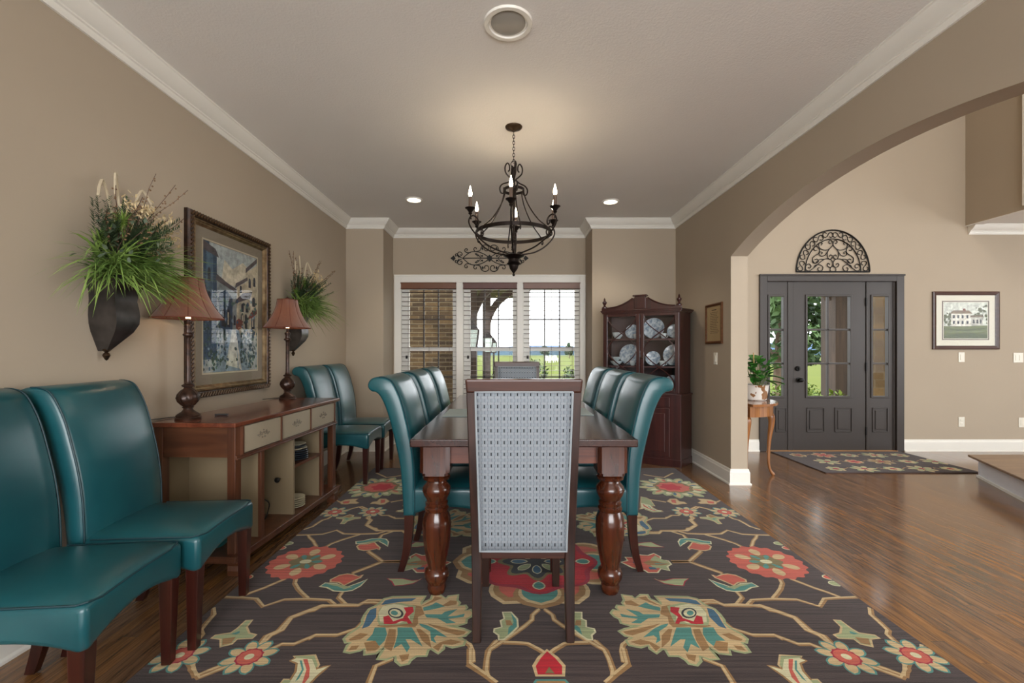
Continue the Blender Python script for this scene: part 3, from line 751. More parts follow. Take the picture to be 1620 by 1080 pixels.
# chair faces -Y; width along X; back towards +Y
def make_blue():
    t = thing('leather_dining_chair', 'x', 'chair')
    hw = .228
    # back pad: side outline (y,z): rear line up, scroll, front line down
    rear = [(.235,.305),(.240,.40),(.246,.50),(.258,.60),(.280,.70),(.304,.80),(.332,.89),(.362,.95),(.385,.972)]
    scr = [(.402,.974),(.421,.988),(.428,1.010),(.420,1.033),(.400,1.048),(.365,1.055),(.330,1.052)]
    front = [(.296,1.035),(.268,.99),(.240,.92),(.214,.82),(.192,.72),(.178,.62),(.172,.52),(.170,.42),(.170,.34),(.172,.305)]
    out = [tuple(p) for p in smooth_path([(a,z,0) for a,z in rear+scr+front], 3)]
    out = [(p[0],p[1]) for p in out]
    k = len(out); cy_ = lambda z: .20 if z < .5 else .20+(z-.5)*.28
    xs = [-hw,-hw+.006,-hw+.016,-hw*.62,-hw*.3,0,hw*.3,hw*.62,hw-.016,hw-.006,hw]
    ins = [.014,.004,0,0,0,0,0,0,0,.004,.014]
    vs = []
    for x, d in zip(xs, ins):
        pp = offset(out, -d) if d else out
        puff = .012*(1-(x/hw)**2)
        for i, (y, z) in enumerate(pp):
            if i > k*.62 and .36 < z < 1.03: y -= puff*min(1,(z-.36)/.1)
            vs.append((x,y,z))
    fs = []
    for s in range(len(xs)-1):
        for j in range(k): fs.append((s*k+j, s*k+(j+1)%k, (s+1)*k+(j+1)%k, (s+1)*k+j))
    b = MB().add(vs, fs)
    tri = tessellate_polygon([[Vector((y,z,0)) for (x,y,z) in vs[:k]]])
    b.f += [tuple(f) for f in tri]+[tuple(i+(len(xs)-1)*k for i in f) for f in tri]; b.m += [0]*(2*len(tri))
    back = b.build('backrest', M['leather'], t, angle=55)
    for sx in (-1,1):
        b = MB(); pr = offset(out, -.002); pr = pr[int(k*.56):]
        b.tube([(sx*(hw-.004), y, z) for y, z in pr], .0035, 6); b.build('side_seam', M['seam'], back)
    # seat
    nx, ny = 14, 14; W = hw+.004; y0, y1 = -.255, .20
    def top(u, v):
        c = (1-u**8)*(1-max(0,(-v))**10)
        cr = .020*(1-u*u)*(1-v*v*.6)
        return .452+cr+ .012*c
    vs = []; fs = []
    for j in range(ny+1):
        v = -1+2*j/ny
        for i in range(nx+1):
            u = -1+2*i/nx
            tz = 1 if v > 0 else 1
            taper = 1-.03*(v+1)/2
            vs.append((u*W*taper, y0+(y1-y0)*j/ny, top(u,v)))
    for j in range(ny):
        for i in range(nx): fs.append((j*(nx+1)+i, j*(nx+1)+i+1, (j+1)*(nx+1)+i+1, (j+1)*(nx+1)+i))
    b = MB().add(vs, fs)
    ring = [i for i in range(nx+1)]+[(j*(nx+1)+nx) for j in range(1,ny+1)]+[ny*(nx+1)+i for i in range(nx-1,-1,-1)]+[j*(nx+1) for j in range(ny-1,0,-1)]
    k = len(ring); base_i = len(b.v)
    def bottom(x, y):
        u = x/W; v = (y-y0)/(y1-y0)*2-1
        if abs(abs(u)-1) < .06 and v > -.98: q = cos(min(1,max(-1,v))*pi/2)**.8 if abs(v) < 1 else 0; return .305+.045*q
        if v < -.98: return .305+.055*max(0, cos(u*pi/2))**.8
        return .305
    for idx in ring:
        x, y, z = b.v[idx]; b.v.append((x, y, (z*2+bottom(x,y))/3)); b.m
    for idx in ring:
        x, y, z = b.v[idx]; b.v.append((x, y, bottom(x,y)))
    o1 = base_i; o2 = base_i+k
    for i in range(k):
        j = (i+1)%k
        b.f += [(ring[i], o1+i, o1+j, ring[j]), (o1+i, o2+i, o2+j, o1+j)]; b.m += [0,0]
    b.v.append((0,0,.34)); c = len(b.v)-1
    for i in range(k): b.f.append((o2+i, c, o2+(i+1)%k)); b.m.append(0)
    seat = b.build('seat', M['leather'], t, bevel=.018, seg=4, angle=80)
    sm = MB(); pts = [(x*.996, y+(.003 if y < 0 else 0), z-.007) for x, y, z in [b.v[i] for i in ring[:nx+1]]]
    sm.tube([( -W+.008, .15, .457)]+[(-W+.006, y0+.03, .455)]+[(-W+.02,y0+.008,.457)]+pts[2:-2]+[(W-.02,y0+.008,.457),(W-.006,y0+.03,.455),(W-.008,.15,.457)], .0032, 6)
    sm.build('seat_seam', M['seam'], seat)
    for sx in (-1,1):
        b = MB(); x = sx*(hw-.028)
        b.bar((x,-.224,.36),(x+sx*.002,-.220,0), .050,.050, up=(0,1,0), w2=.034, h2=.034)
        b.build('leg', M['cherry'], t, smooth=False, bevel=.003)
        b = MB(); P = smooth_path([(x,.205,.34),(x,.208,.22),(x,.222,.10),(x,.250,0)], 4); n = len(P)
        for i in range(n-1):
            a0, a1 = P[i], P[i+1]; s0, s1 = .050-.016*i/(n-1), .050-.016*(i+1)/(n-1)
            vs = []
            for p, s_ in ((a0,s0),(a1,s1)): vs += [(p.x-s_*.42,p.y-s_/2,p.z),(p.x+s_*.42,p.y-s_/2,p.z),(p.x+s_*.42,p.y+s_/2,p.z),(p.x-s_*.42,p.y+s_/2,p.z)]
            b.add(vs, [(0,4,5,1),(1,5,6,2),(2,6,7,3),(3,7,4,0)]+([(0,1,2,3)] if i == 0 else [])+([(7,6,5,4)] if i == n-2 else []))
        b.build('leg', M['cherry'], t, angle=50)
    for sx in (-1,1):
        for y in (-.22,.25):
            pass
    return t
ZR = .0060   # top of the rug pile
blue = make_blue()
def put_blue(x, y, rz, label, group, z=ZR, first=[True]):
    if first[0]:
        first[0] = False; o = blue; o.location = (x,y,z); o.rotation_euler = (0,0,rz); o['label'] = label; o['group'] = group; return o
    return dup(blue, (x,y,z), rz, label, group)
# at the table, left side: facing +X means rotate -Y to +X
g = 'teal leather chairs at the table'
LW = ['nearest the camera', 'middle of three', 'farthest from the camera']
for i, y in enumerate((2.675,3.28,3.865)):
    put_blue(-.338, y, R(90), 'teal leather chair on the left side of the dining table, '+LW[i], g)
for i, y in enumerate((2.675,3.28,3.865)):
    put_blue(.460, y, R(-90), 'teal leather chair on the right side of the dining table, '+LW[i], g)
g = 'teal leather chairs along the left wall'
put_blue(-1.505, 1.52, R(96), 'teal leather chair against the left wall, cut off by the left edge of the photo', g)
put_blue(-1.505, 2.012, R(95), 'teal leather chair against the left wall, just before the console table', g)
put_blue(-1.515, 4.28, R(91), 'teal leather chair against the left wall, just beyond the console table', g)
put_blue(-1.515, 4.80, R(91), 'teal leather chair in the far left corner beside the bay', g)

# ---------------------------------------------------------------- upholstered head chairs
def dash_mat():
    m, b, n = base('dashed_weave', (150,158,166), .9, 0, .2)
    tc = n.node('ShaderNodeTexCoord'); s = n.node('ShaderNodeSeparateXYZ'); n.link(tc.outputs['Object'], s.inputs[0])
    def dash(offx, offz, px, pz, w, h):
        u = n.math('ABSOLUTE', n.math('SUBTRACT', n.math('FRACT', n.math('ADD', n.math('DIVIDE', s.outputs[0], px), 50.5+offx)), .5))
        v = n.math('ABSOLUTE', n.math('SUBTRACT', n.math('FRACT', n.math('ADD', n.math('DIVIDE', s.outputs[2], pz), 50.5+offz)), .5))
        return n.math('MULTIPLY', n.math('LESS_THAN', u, w/px/2), n.math('LESS_THAN', v, h/pz/2))
    px, pz = .0262, .0487
    blk = dash(0,0,px,pz,.0042,.0135); gry = dash(0,.5,px,pz,.0032,.012); g2 = dash(.5,.25,px,pz,.003,.014); g3 = dash(.5,.75,px,pz,.003,.014)
    cell = dash(.25,0,px/2,pz/2,.009,.017)
    c = n.mix(cell, lin((146,152,158)), lin((132,141,150)))
    c = n.mix(n.math('MAXIMUM', gry, n.math('MAXIMUM', g2, g3)), c, lin((112,118,128)))
    c = n.mix(blk, c, lin((22,22,26)))
    f = n.noise(tc.outputs['Object'], 700, 1); n.link(c, b.inputs['Base Color']); n.link(n.bump(f, .3, .001), b.inputs['Normal'])
    return m
M['dash'] = dash_mat()
M['welt'] = mat('grey_welt', (150,158,164), .8)
def head_chair():
    t = thing('upholstered_head_chair', 'x', 'chair')
    FW = M['frame_wood']
    # leaning plane: y = ly(z) for rear face (local, +Y is the rear)
    ly = lambda z: .215+max(0,z-.42)*.158
    hwz = lambda z: .209+.020*min(1,max(0,z-.0)/1.08)
    for sx in (-1,1):
        b = MB(); zs = [0,.15,.30,.42,.6,.8,.95,1.08]
        vs = []
        for z in zs:
            yb = ly(z)+(.035*((.42-z)/.42)**1.6 if z < .42 else 0); s_ = .042 if z > .3 else .034+.008*z/.3
            x1 = sx*hwz(z); x0 = x1-sx*s_
            vs += [(x0,yb-.045,z),(x1,yb-.045,z),(x1,yb,z),(x0,yb,z)]
        fs = [(0,1,2,3),tuple(4*(len(zs)-1)+i for i in (3,2,1,0))]
        for i in range(len(zs)-1):
            for j in range(4): fs.append((4*i+j,4*i+(j+1)%4,4*i+4+(j+1)%4,4*i+4+j))
        b.add(vs, fs); b.build('back_post', FW, t, bevel=.004)
    b = MB(); z0, z1 = 1.028, 1.083; w = hwz(1.05)
    b.add([(-w,ly(z0)-.05,z0),(w,ly(z0)-.05,z0),(w,ly(z0)+.004,z0),(-w,ly(z0)+.004,z0),(-w-.004,ly(z1)-.052,z1),(w+.004,ly(z1)-.052,z1),(w+.004,ly(z1)+.006,z1),(-w-.004,ly(z1)+.006,z1)],
          [(0,3,2,1),(4,5,6,7),(0,1,5,4),(1,2,6,5),(2,3,7,6),(3,0,4,7)]); b.build('top_rail', wood('top_rail_wood', (78,44,32), (50,27,21), .35, 0), t, smooth=False, bevel=.008, seg=3)
    b = MB(); w = hwz(.34); b.box(-w+.03,w-.03,.17,.205,.325,.362); b.build('lower_rail', wood('low_rail_wood', (78,44,32), (50,27,21), .35, 0), t, smooth=False, bevel=.003)
    # panel, slightly bowed out at the rear
    def pan(name, side):
        b = MB(); nx, nz = 10, 14; vs = []
        for j in range(nz+1):
            z = .362+(1.032-.362)*j/nz; w = hwz(z)-.036
            for i in range(nx+1):
                u = -1+2*i/nx; v = -1+2*j/nz
                bow = .008*(1-u**6)*(1-v**6)
                vs.append((u*w, (ly(z)+.002+bow) if side > 0 else (ly(z)-.052-bow*2), z))
        fs = [(j*(nx+1)+i, j*(nx+1)+i+1, (j+1)*(nx+1)+i+1, (j+1)*(nx+1)+i) for j in range(nz) for i in range(nx)]
        b.add(vs, fs); o = b.build(name, M['dash'], t, recalc=False)
        so = o.modifiers.new('solid','SOLIDIFY'); so.thickness = .03; so.offset = 1 if side > 0 else -1
        ring = [(vs[i]) for i in range(nx+1)]+[vs[j*(nx+1)+nx] for j in range(nz+1)][1:]+[vs[nz*(nx+1)+i] for i in range(nx,-1,-1)][1:]+[vs[j*(nx+1)] for j in range(nz,0,-1)]
        MB().tube([(x,y+(.002 if side > 0 else -.002),z) for x,y,z in ring], .0045, 6, closed=True).build('welt', M['welt'], o)
        return o
    pan('back_upholstery', 1); pan('front_upholstery', -1)
    b = MB(); b.box(-.215,.215,-.25,.165,.40,.475); b.build('seat', M['dash'], t, bevel=.02, seg=4)
    MB().box(-.20,.20,-.235,.16,.345,.40).build('seat_frame', FW, t, smooth=False, bevel=.003)
    for sx in (-1,1):
        b = MB(); b.bar((sx*.18,-.215,.39),(sx*.178,-.213,0),.045,.045,up=(0,1,0),w2=.034,h2=.034); b.build('leg', FW, t, smooth=False, bevel=.003)
    return t
hc = head_chair()
hc.location = (.0575, 2.108, ZR); hc.rotation_euler = (0,0,pi); hc['label'] = 'wood framed dashed grey fabric chair, back to the camera, at the near table end'; hc['group'] = 'upholstered chairs at the table ends'
dup(hc, (.077, 4.375, ZR), 0, 'wood framed chair with grey fabric at the far table end by the window', 'upholstered chairs at the table ends')

# ---------------------------------------------------------------- dining table
t = thing('dining_table', 'long dark wood dining table with thick turned legs in the middle of the room', 'table', (.069,3.245,0))
TL = 2.17/2
MB().box(-.543,.543,-TL,TL,.742,.780).build('tabletop', M['walnut_top'], t, smooth=False, bevel=.006, seg=3)
TW = wood('apron_wood', (118,56,30), (78,34,18), .3, 0)
for nm, bx in (('apron',(-.37,.37,-TL+.085,-TL+.11)),('apron',(-.37,.37,TL-.11,TL-.085)),('apron',(-.46,-.435,-TL+.17,TL-.17)),('apron',(.435,.46,-TL+.17,TL-.17))):
    MB().box(bx[0],bx[1],bx[2],bx[3],.645,.742).build(nm, TW if nm == 'apron' else TW, t, smooth=False, bevel=.002)
lp = [(12,937),(15,929),(13.5,922),(16,918),(19,912),(19.6,906),(18,900),(14.5,897),(14,893),(16.5,884),(19.5,866),(21.8,848),(22.6,830),(21.5,816),(17.5,806),(18.8,804),(19,800),(16.5,798),(17.8,796),(18,792),(15.3,790),(17,786),(20.5,780),(22.5,773),(21.5,767),(16,761),(15.2,758),(20.8,755),(21.5,751),(18.5,748),(20,745)]
prof = [(r*.00314, (937-y)*.00314*.985) for r, y in lp]
for sx in (-1,1):
    for sy in (-1,1):
        b = MB(); b.lathe(prof, (0,0,0), 32)
        zt = prof[-1][1]
        # chamfered square block
        s, c = .072, .018
        o8 = [(-s+c,-s),(s-c,-s),(s,-s+c),(s,s-c),(s-c,s),(-s+c,s),(-s,s-c),(-s,-s+c)]
        b.prism([(x*.86,y*.86) for x,y in o8], zt-.006, zt+.012); b.prism(o8, zt+.010, .742)
        b.build('leg', M['tableleg'], t, loc=(sx*.43, sy*(TL-.10), ZR), bevel=0, angle=40)
        # the block keeps its own height under the top
for i, (x, y, l) in enumerate(((-.255,3.08,'left'),(.375,3.14,'right'))):
    o = MB().box(-.175,.175,-.18,.18,0,.004).build('placemat', mat('blue_grey_placemat_%d' % i, (158,172,172), .7), None, smooth=False, bevel=.0015, loc=(x,y,.7805))
    tag(o, 'pale blue grey placemat on the %s side of the dining table' % l, 'placemat', 'placemats on the dining table')
# ---------------------------------------------------------------- console table on the left wall
ang = math.atan2(.065, 1.30)
CO = Vector((-1.44, 2.39)); ca = R(90)-ang
# local frame: x along the front edge towards the bay, y into the wall (to the left), z up
con = thing('console_table', 'long reddish wood console table with three grey drawers against the left wall', 'console table', (CO.x, CO.y, 0), ca)
L = 1.30; Dp = .485
MB().box(0,L,0,Dp,.795,.820).build('tabletop', wood('console_top_wood', (122,66,44), (88,44,30), .2, 0, .7, .5), con, smooth=False, bevel=.005, seg=3)
CT, CV, PT = wood('console_side_wood', (98,60,38), (70,40,26), .35, 1, .7), M['console_v'], M['putty']
MB().box(.03,L-.03,.012,.02,.625,.64).box(.03,L-.03,.006,.02,.618,.626).build('drawer_rail', M['console_v'], con, smooth=False, bevel=.002)
for x in (.03, L-.03-.05):
    for y in (.02, Dp-.06):
        b = MB(); b.box(x,x+.05,y,y+.045,.02,.795); b.build('leg', CV, con, smooth=False, bevel=.002)
MB().box(.038,.062,.065,Dp-.06,.63,.795).build('end_panel', CT, con, smooth=False); MB().box(L-.062,L-.038,.065,Dp-.06,.63,.795).build('end_panel', CT, con, smooth=False)
MB().box(.05,L-.05,Dp-.03,Dp-.02,.10,.795).build('back_panel', PT, con, smooth=False)
MB().box(.06,L-.06,.03,Dp-.03,.625,.64).build('drawer_floor', PT, con, smooth=False)
orn = mat('grey_stencil', (112,104,92), .6)
for i in range(3):
    x0 = .085+i*.378; x1 = x0+.366
    if i == 2: x1 = L-.085
    d = MB().box(x0,x1,.010,.030,.645,.790).build('drawer', M['putty_drawer'], con, smooth=False, bevel=.002)
    q = MB(); cx = (x0+x1)/2; cz = .715
    for s in (-1,1):
        for (ox,oz,r,a,t_) in ((.018,.004,.012,0,1.1),(.040,-.002,.010,pi,-1.1),(.030,.016,.008,-pi/2,1)):
            p = spiral(cx+s*ox, cz+oz, r, a if s > 0 else pi-a, t_*s, r*.2, 14); q.tube([(u,.009,w) for u,w in p], .0016, 4)
        q.ball((cx+s*.055,.009,cz+.004), .004, 6); q.ball((cx+s*.012,.009,cz-.014), .005, 6)
    q.ball((cx,.009,cz+.026), .005, 6); q.ball((cx,.009,cz+.012), .005, 6)
    q.build('stencil_scroll', orn, d)
for x in (.075,.455,.833,L-.08):
    MB().box(x-.004,x+.008,.004,.03,.64,.795).build('drawer_divider', CV, con, smooth=False)
MB().box(.0,L,.0,Dp,.088,.108).box(-.004,L+.004,-.006,Dp,.108,.118).box(.01,L-.01,.004,Dp-.01,.074,.088).build('bottom_shelf', CV, con, smooth=False, bevel=.004, seg=3)
for x in (.03,L-.09):
    for y in (.004,Dp-.07):
        b = MB(); b.prism([(x,.0),(x+.055,.0),(x+.062,.03),(x+.055,.055),(x+.068,.075),(x-.008,.075),(x,.055),(x-.004,.03)], y, y+.06, 'y'); b.build('foot', CV, con, smooth=False, bevel=.003)
for x in (.26,1.02):
    MB().box(x,x+.014,.03,Dp-.03,.118,.64).build('side_panel', PT, con, smooth=False)
    MB().box(x-.008,x+.026,.014,.034,.118,.626).build('front_stile', CV, con, smooth=False, bevel=.002)
MB().box(.625,.637,.03,Dp-.03,.118,.64).box(.622,.640,.022,.03,.118,.626).build('divider', PT, con, smooth=False)
MB().box(.637,1.02,.03,Dp-.03,.425,.437).box(.637,1.02,.024,.03,.420,.440).build('shelf', CV, con, smooth=False)
kb = MB().lathe([(0,0),(.006,0),(.006,.02),(.016,.028),(.018,.038),(.010,.048),(0,.048)], n=16).build('round_knob', M['black'], con, loc=(.60,.10,.36), rot=(0,R(-90),0))
def conpt(x, y, z):
    v = Matrix.Rotation(ca,3,'Z') @ Vector((x,y,0)); return (CO.x+v.x, CO.y+v.y, z)
# stacks of plates in the console
dk = mat('navy_stoneware', (34,44,58), .2, nscale=8, c2=(60,72,84)); crm = mat('cream_stoneware', (206,196,168), .3)
def plate_mesh(r, h=.018):
    return MB().lathe([(0,.0),(r*.55,0),(r*.6,.003),(r,h-.002),(r*.99,h),(r*.62,.006),(0,.005)], n=28)
pd = None
for k in range(8):
    r = .082-.004*max(0,k-3)
    b = plate_mesh(r, .014); p = conpt(.80,.10,.4405+k*.0142)
    o = b.build('stacked_plate', dk if k%2 == 0 or k < 5 else crm, None, loc=p)
    tag(o, 'dark blue plate in the stack on the console shelf' if k < 5 or k%2 == 0 else 'pale plate in the stack on the console shelf', 'plate', 'stacked plates on the console shelf' if (k < 5 or k%2 == 0) else 'pale plates in the console shelf stack')
for k in range(5):
    o = plate_mesh(.075, .014).build('stacked_saucer', crm, None, loc=conpt(.77,.10,.1185+k*.0142))
    tag(o, 'cream saucer in the short stack at the bottom of the console', 'saucer', 'cream saucers at the bottom of the console')
b = MB(); b.tube(smooth_path([conpt(.47,.20,.125),conpt(.50,.15,.124),conpt(.53,.14,.17),conpt(.565,.16,.22),conpt(.54,.25,.26),conpt(.50,.40,.27)], 6), .004, 6)
tag(b.build('power_cord', M['black']), 'black cord looping inside the open middle compartment of the console', 'cord')
b = MB(); b.lathe([(0,0),(.09,0),(.12,.05),(.12,.10),(.09,.15),(.03,.17),(0,.172)], n=28)
tag(b.build('lidded_dish', mat('teal_dish', (30,92,92), .3), None, loc=conpt(.14,.25,.1185)), 'teal rounded dish low inside the near end of the console', 'dish')
b = MB().box(-.035,.035,-.012,.012,0,.010); o = b.build('remote_control', M['black'], None, smooth=False, bevel=.003, loc=conpt(.28,.27,.8205), rot=(0,0,R(12)))
tag(o, 'small black remote control lying on the console table top', 'remote control')

# ---------------------------------------------------------------- table lamps
bronze = mat('dark_bronze_resin', (74,50,38), .32, .35, c2=(40,26,20), nscale=30, bump=.3, bscale=50, bdist=.004)
def shade_mat():
    m, b, n = base('copper_shade_fabric', (150,82,56), .45, 0, .5)
    b.inputs['Sheen Weight'].default_value = .5
    tr = n.node('ShaderNodeBsdfTranslucent'); tr.inputs[0].default_value = lin((128,84,62))
    mx = n.node('ShaderNodeMixShader'); mx.inputs[0].default_value = .25
    out = m.node_tree.nodes['Material Output']
    v = n.obj((1,1,.06)); f = n.noise(v, 90, 2); n.link(n.mix(f, lin((100,64,50)), lin((136,90,72))), b.inputs['Base Color'])
    n.link(b.outputs[0], mx.inputs[1]); n.link(tr.outputs[0], mx.inputs[2]); n.link(mx.outputs[0], out.inputs[0]); return m
SHM = shade_mat()
def lamp(label, loc, rz):
    t = thing('table_lamp', label, 'lamp', loc, rz, 'tall buffet lamps on the console')
    MB().lathe([(0,0),(.062,0),(.064,.008),(.058,.014),(.060,.020),(.050,.030),(.034,.040),(.024,.052),(.022,.060),(.030,.064),(.024,.070)], n=32).build('base', bronze, t)
    b = MB(); prof = [(.020,.068),(.034,.078),(.050,.098),(.055,.118),(.050,.138),(.036,.158),(.022,.170),(.018,.178)]
    n = 48; vs = []; fs = []
    for r, z in prof:
        for j in range(n):
            a = 2*pi*j/n; rr = r*(1+.07*sin(8*(a+z*7))); vs.append((rr*cos(a), rr*sin(a), z))
    for i in range(len(prof)-1):
        for j in range(n): fs.append((i*n+j,i*n+(j+1)%n,(i+1)*n+(j+1)%n,(i+1)*n+j))
    b.add(vs, fs); b.build('carved_urn', bronze, t, angle=60)
    MB().lathe([(.018,.176),(.030,.182),(.032,.190),(.020,.196),(.016,.204),(.014,.215),(.013,.45),(.017,.46),(.026,.466),(.027,.474),(.017,.482),(.015,.50),(.021,.515),(.021,.522),(.012,.528),(.009,.54),(.009,.56)], n=20).build('column', bronze, t)
    # soft square bell shade, hexagonal with cut corners
    H = .222; z0 = .562; b = MB(); nn = 64; rows = 14
    def rad(s): return .070+.085*(s**1.9)+.008*s
    vs = []; fs = []
    for i in range(rows+1):
        s = i/rows
        for j in range(nn):
            a = 2*pi*j/nn; q = abs(cos(a))**6+abs(sin(a))**6; q = q**(-1/6); q = 1+(q-1)*.55
            q *= 1-.030*(abs(cos(2*a))**14)
            r = rad(s)*q*.93; vs.append((r*cos(a), r*sin(a), z0+H*(1-s)))
    for i in range(rows):
        for j in range(nn): fs.append((i*nn+j,i*nn+(j+1)%nn,(i+1)*nn+(j+1)%nn,(i+1)*nn+j))
    b.add(vs, fs); sh = b.build('lamp_shade', SHM, t, recalc=False)
    for rr in (0, rows): MB().tube(vs[rr*nn:(rr+1)*nn], .003, 6, closed=True).build('shade_trim', mat('shade_trim', (112,56,38), .6), sh)
    b = MB()
    for j in range(0, nn, 8): b.tube([(vs[i*nn+j][0]*1.004, vs[i*nn+j][1]*1.004, vs[i*nn+j][2]) for i in range(rows+1)], .0018, 5)
    b.build('shade_ribs', mat('shade_rib', (96,46,32), .6), sh)
    b = MB(); b.tube([(.0,0,z0+.10),(.045,0,z0+.12),(.05,0,z0+.18),(0,0,z0+H)], .002, 5); b.tube([(.0,0,z0+.10),(-.045,0,z0+.12),(-.05,0,z0+.18),(0,0,z0+H)], .002, 5)
    for j in range(4): b.tube([(0,0,z0+H-.004),(.07*cos(j*pi/2),.07*sin(j*pi/2),z0+H-.004)], .0018, 5)
    b.build('harp', M['brass'], t)
    MB().lathe([(.004,z0+H-.006),(.006,z0+H),(.014,z0+H+.006),(.016,z0+H+.012),(.008,z0+H+.020),(0,z0+H+.026)], n=14).build('finial', bronze, t)
    MB().lathe([(.012,.56),(.012,.60),(.02,.625),(.026,.65),(.022,.675),(0,.69)], n=16).build('bulb', emit('bulb', (255,214,160), 4), t)
    pl = light('lamp_glow', 'POINT', (0,0,.652), 2.6, (1,.74,.48), .03); pl.parent = t
    MB().tube(smooth_path([(.06,0,.006),(.09,-.03,.004),(.12,.0,.004),(.13,.05,.004),(.15,.09,.004)], 6), .0025, 6).build('cord', M['black'], t)
    return t
lamp('copper shaded lamp on the near end of the console table', (-1.80, 2.55, .8205), R(170))
lamp('copper shaded lamp on the far end of the console, beside the teal chairs', (-1.755, 3.60, .8205), R(170))

# ---------------------------------------------------------------- large framed picture, left wall
FY0, FY1, FZ0, FZ1 = 2.74, 3.665, .905, 2.065
pic = thing('framed_picture', 'large blue street scene picture in an ornate dark gilt frame above the console', 'picture', (XL, (FY0+FY1)/2, (FZ0+FZ1)/2), R(90))
# local: x along the wall (+X world -> after +90 rotation local x = world y), local -y = into the room (+X world)
w, h = (FY1-FY0)/2, (FZ1-FZ0)/2
def frame(parent, w, h, prof, m, name='frame'):
    """prof: (inward distance, outward from wall)"""
    vs = []; fs = []; n = len(prof)
    for (sx, sz) in ((-1,-1),(1,-1),(1,1),(-1,1)):
        for (d, o) in prof: vs.append((sx*(w-d), -o, sz*(h-d)))
    for i in range(4):
        for j in range(n-1): fs.append((i*n+j, ((i+1)%4)*n+j, ((i+1)%4)*n+j+1, i*n+j+1))
    return MB().add(vs, fs).build(name, m, parent, smooth=True, angle=25)
fdark = mat('dark_gilt', (66,44,30), .38, .45, c2=(34,24,18), nscale=40); fgold = mat('silver_gilt', (150,130,98), .3, .7, c2=(110,90,66), nscale=20)
fr = frame(pic, w, h, [(0,0),(0,.022),(.006,.034),(.018,.040),(.038,.036),(.044,.026),(.046,.018)], fdark)
frame(pic, w-.044, h-.044, [(0,.005),(0,.030),(.008,.033),(.014,.026),(.020,.026),(.028,.018),(.034,.012),(.034,.006)], fgold, 'inner_moulding')
b = MB()
def leafrow(a, c, fixed, axis):
    n = int(abs(c-a)/.026)
    for i in range(n):
        p = a+(c-a)*(i+.5)/n
        if axis == 'x': b.bar((p-.011,-.040,fixed-.012),(p+.011,-.042,fixed+.012),.009,.010,w2=.004)
        else: b.bar((fixed-.012,-.040,p-.011),(fixed+.012,-.042,p+.011),.009,.010,w2=.004)
for s in (-1,1): leafrow(-w+.01, w-.01, s*(h-.021), 'x'); leafrow(-h+.01, h-.01, s*(w-.021), 'z')
b.build('carved_leaves', fgold if 0 else mat('worn_gilt', (96,72,50), .35, .5), fr, smooth=False)
MB().box(-w+.05,w-.05,-.010,-.006,-h+.05,h-.05).build('mat_board', mat('grey_taupe_mat', (124,114,98), .8), pic, smooth=False)
aw, ah = w-.155, h-.155
frame(pic, aw+.012, ah+.012, [(0,.010),(0,.013),(.010,.013),(.010,.010)], mat('fillet', (176,164,140), .5), 'fillet')
# painting: flat layered shapes of a village street
pc = {'sky':(150,158,156),'cloud':(180,172,150),'b1':(44,66,86),'b2':(66,90,108),'b3':(150,146,128),'b4':(116,124,124),'b5':(168,158,134),'roof':(70,64,66),'dark':(34,40,50),'path':(176,176,164),'path2':(112,130,142),'fol':(42,66,60),'fol2':(74,100,92),'rust':(104,56,48),'tree':(28,46,44),'green':(76,96,58)}
pk = list(pc); 
def paint_mat(k):
    c = pc[k]; return mat('paint_'+k, tuple(int(v*.86) for v in c), .8, c2=tuple(min(255,int(v*1.12)) for v in c), nscale=26, detail=4)
pm = [paint_mat(k) for k in pk]
b = MB(); lev = [0]
def P(col, pts):
    lev[0] += 1; q = [((u*2-1)*aw, (v*2-1)*ah) for u, v in pts]; tri = tessellate_polygon([[Vector((x,y,0)) for x,y in q]])
    b.add([(x, -.0112-lev[0]*.00001, y) for x,y in q], [tuple(f) for f in tri], pk.index(col))
P('sky',[(0,0),(1,0),(1,1),(0,1)]); P('cloud',[(.3,.72),(.55,.70),(.75,.78),(.9,.86),(.7,.92),(.5,.84),(.35,.9)])
P('b1',[(0,.1),(.22,.1),(.22,.92),(.1,.97),(.1,1),(0,1)]); P('b2',[(.05,.4),(.16,.42),(.16,.9),(.05,.96)]); P('roof',[(0,.93),(.26,.9),(.2,.96),(0,1)])
P('b4',[(.22,.3),(.62,.3),(.62,.66),(.42,.69),(.22,.73)]); P('b1',[(.26,.32),(.5,.32),(.5,.6),(.38,.66),(.26,.62)]); P('roof',[(.2,.72),(.63,.64),(.63,.67),(.4,.72),(.22,.77)])
P('b5',[(.58,.3),(1,.3),(1,.94),(.86,.88),(.76,.84),(.76,.76),(.58,.70)]); P('b3',[(.62,.3),(.84,.3),(.84,.62),(.72,.64),(.62,.56)])
P('roof',[(.55,.69),(.8,.78),(.8,.81),(.56,.73)]); P('roof',[(.76,.84),(1,.96),(1,1),(.76,.88)]); P('roof',[(.55,.56),(.86,.63),(.9,.69),(.7,.66),(.56,.59)])
for (x,y,w_,h_) in ((.3,.36,.06,.14),(.40,.36,.06,.14),(.52,.38,.04,.08),(.66,.36,.05,.12),(.74,.36,.05,.12),(.88,.36,.07,.16),(.67,.50,.05,.07),(.76,.50,.05,.07),(.64,.66,.04,.06),(.82,.72,.05,.08),(.92,.74,.05,.08),(.33,.56,.03,.05),(.43,.56,.03,.05),(.07,.5,.05,.12),(.07,.7,.05,.1),(.9,.56,.06,.08)):
    P('dark',[(x,y),(x+w_,y)]+[(x+w_/2+w_/2*cos(pi*k/6), y+h_*.75+h_*.3*sin(pi*k/6)) for k in range(7)])
for (x,y) in ((.41,.38),(.68,.38),(.9,.38)): P('cloud',[(x,y),(x+.02,y),(x+.02,y+.1),(x,y+.1)])
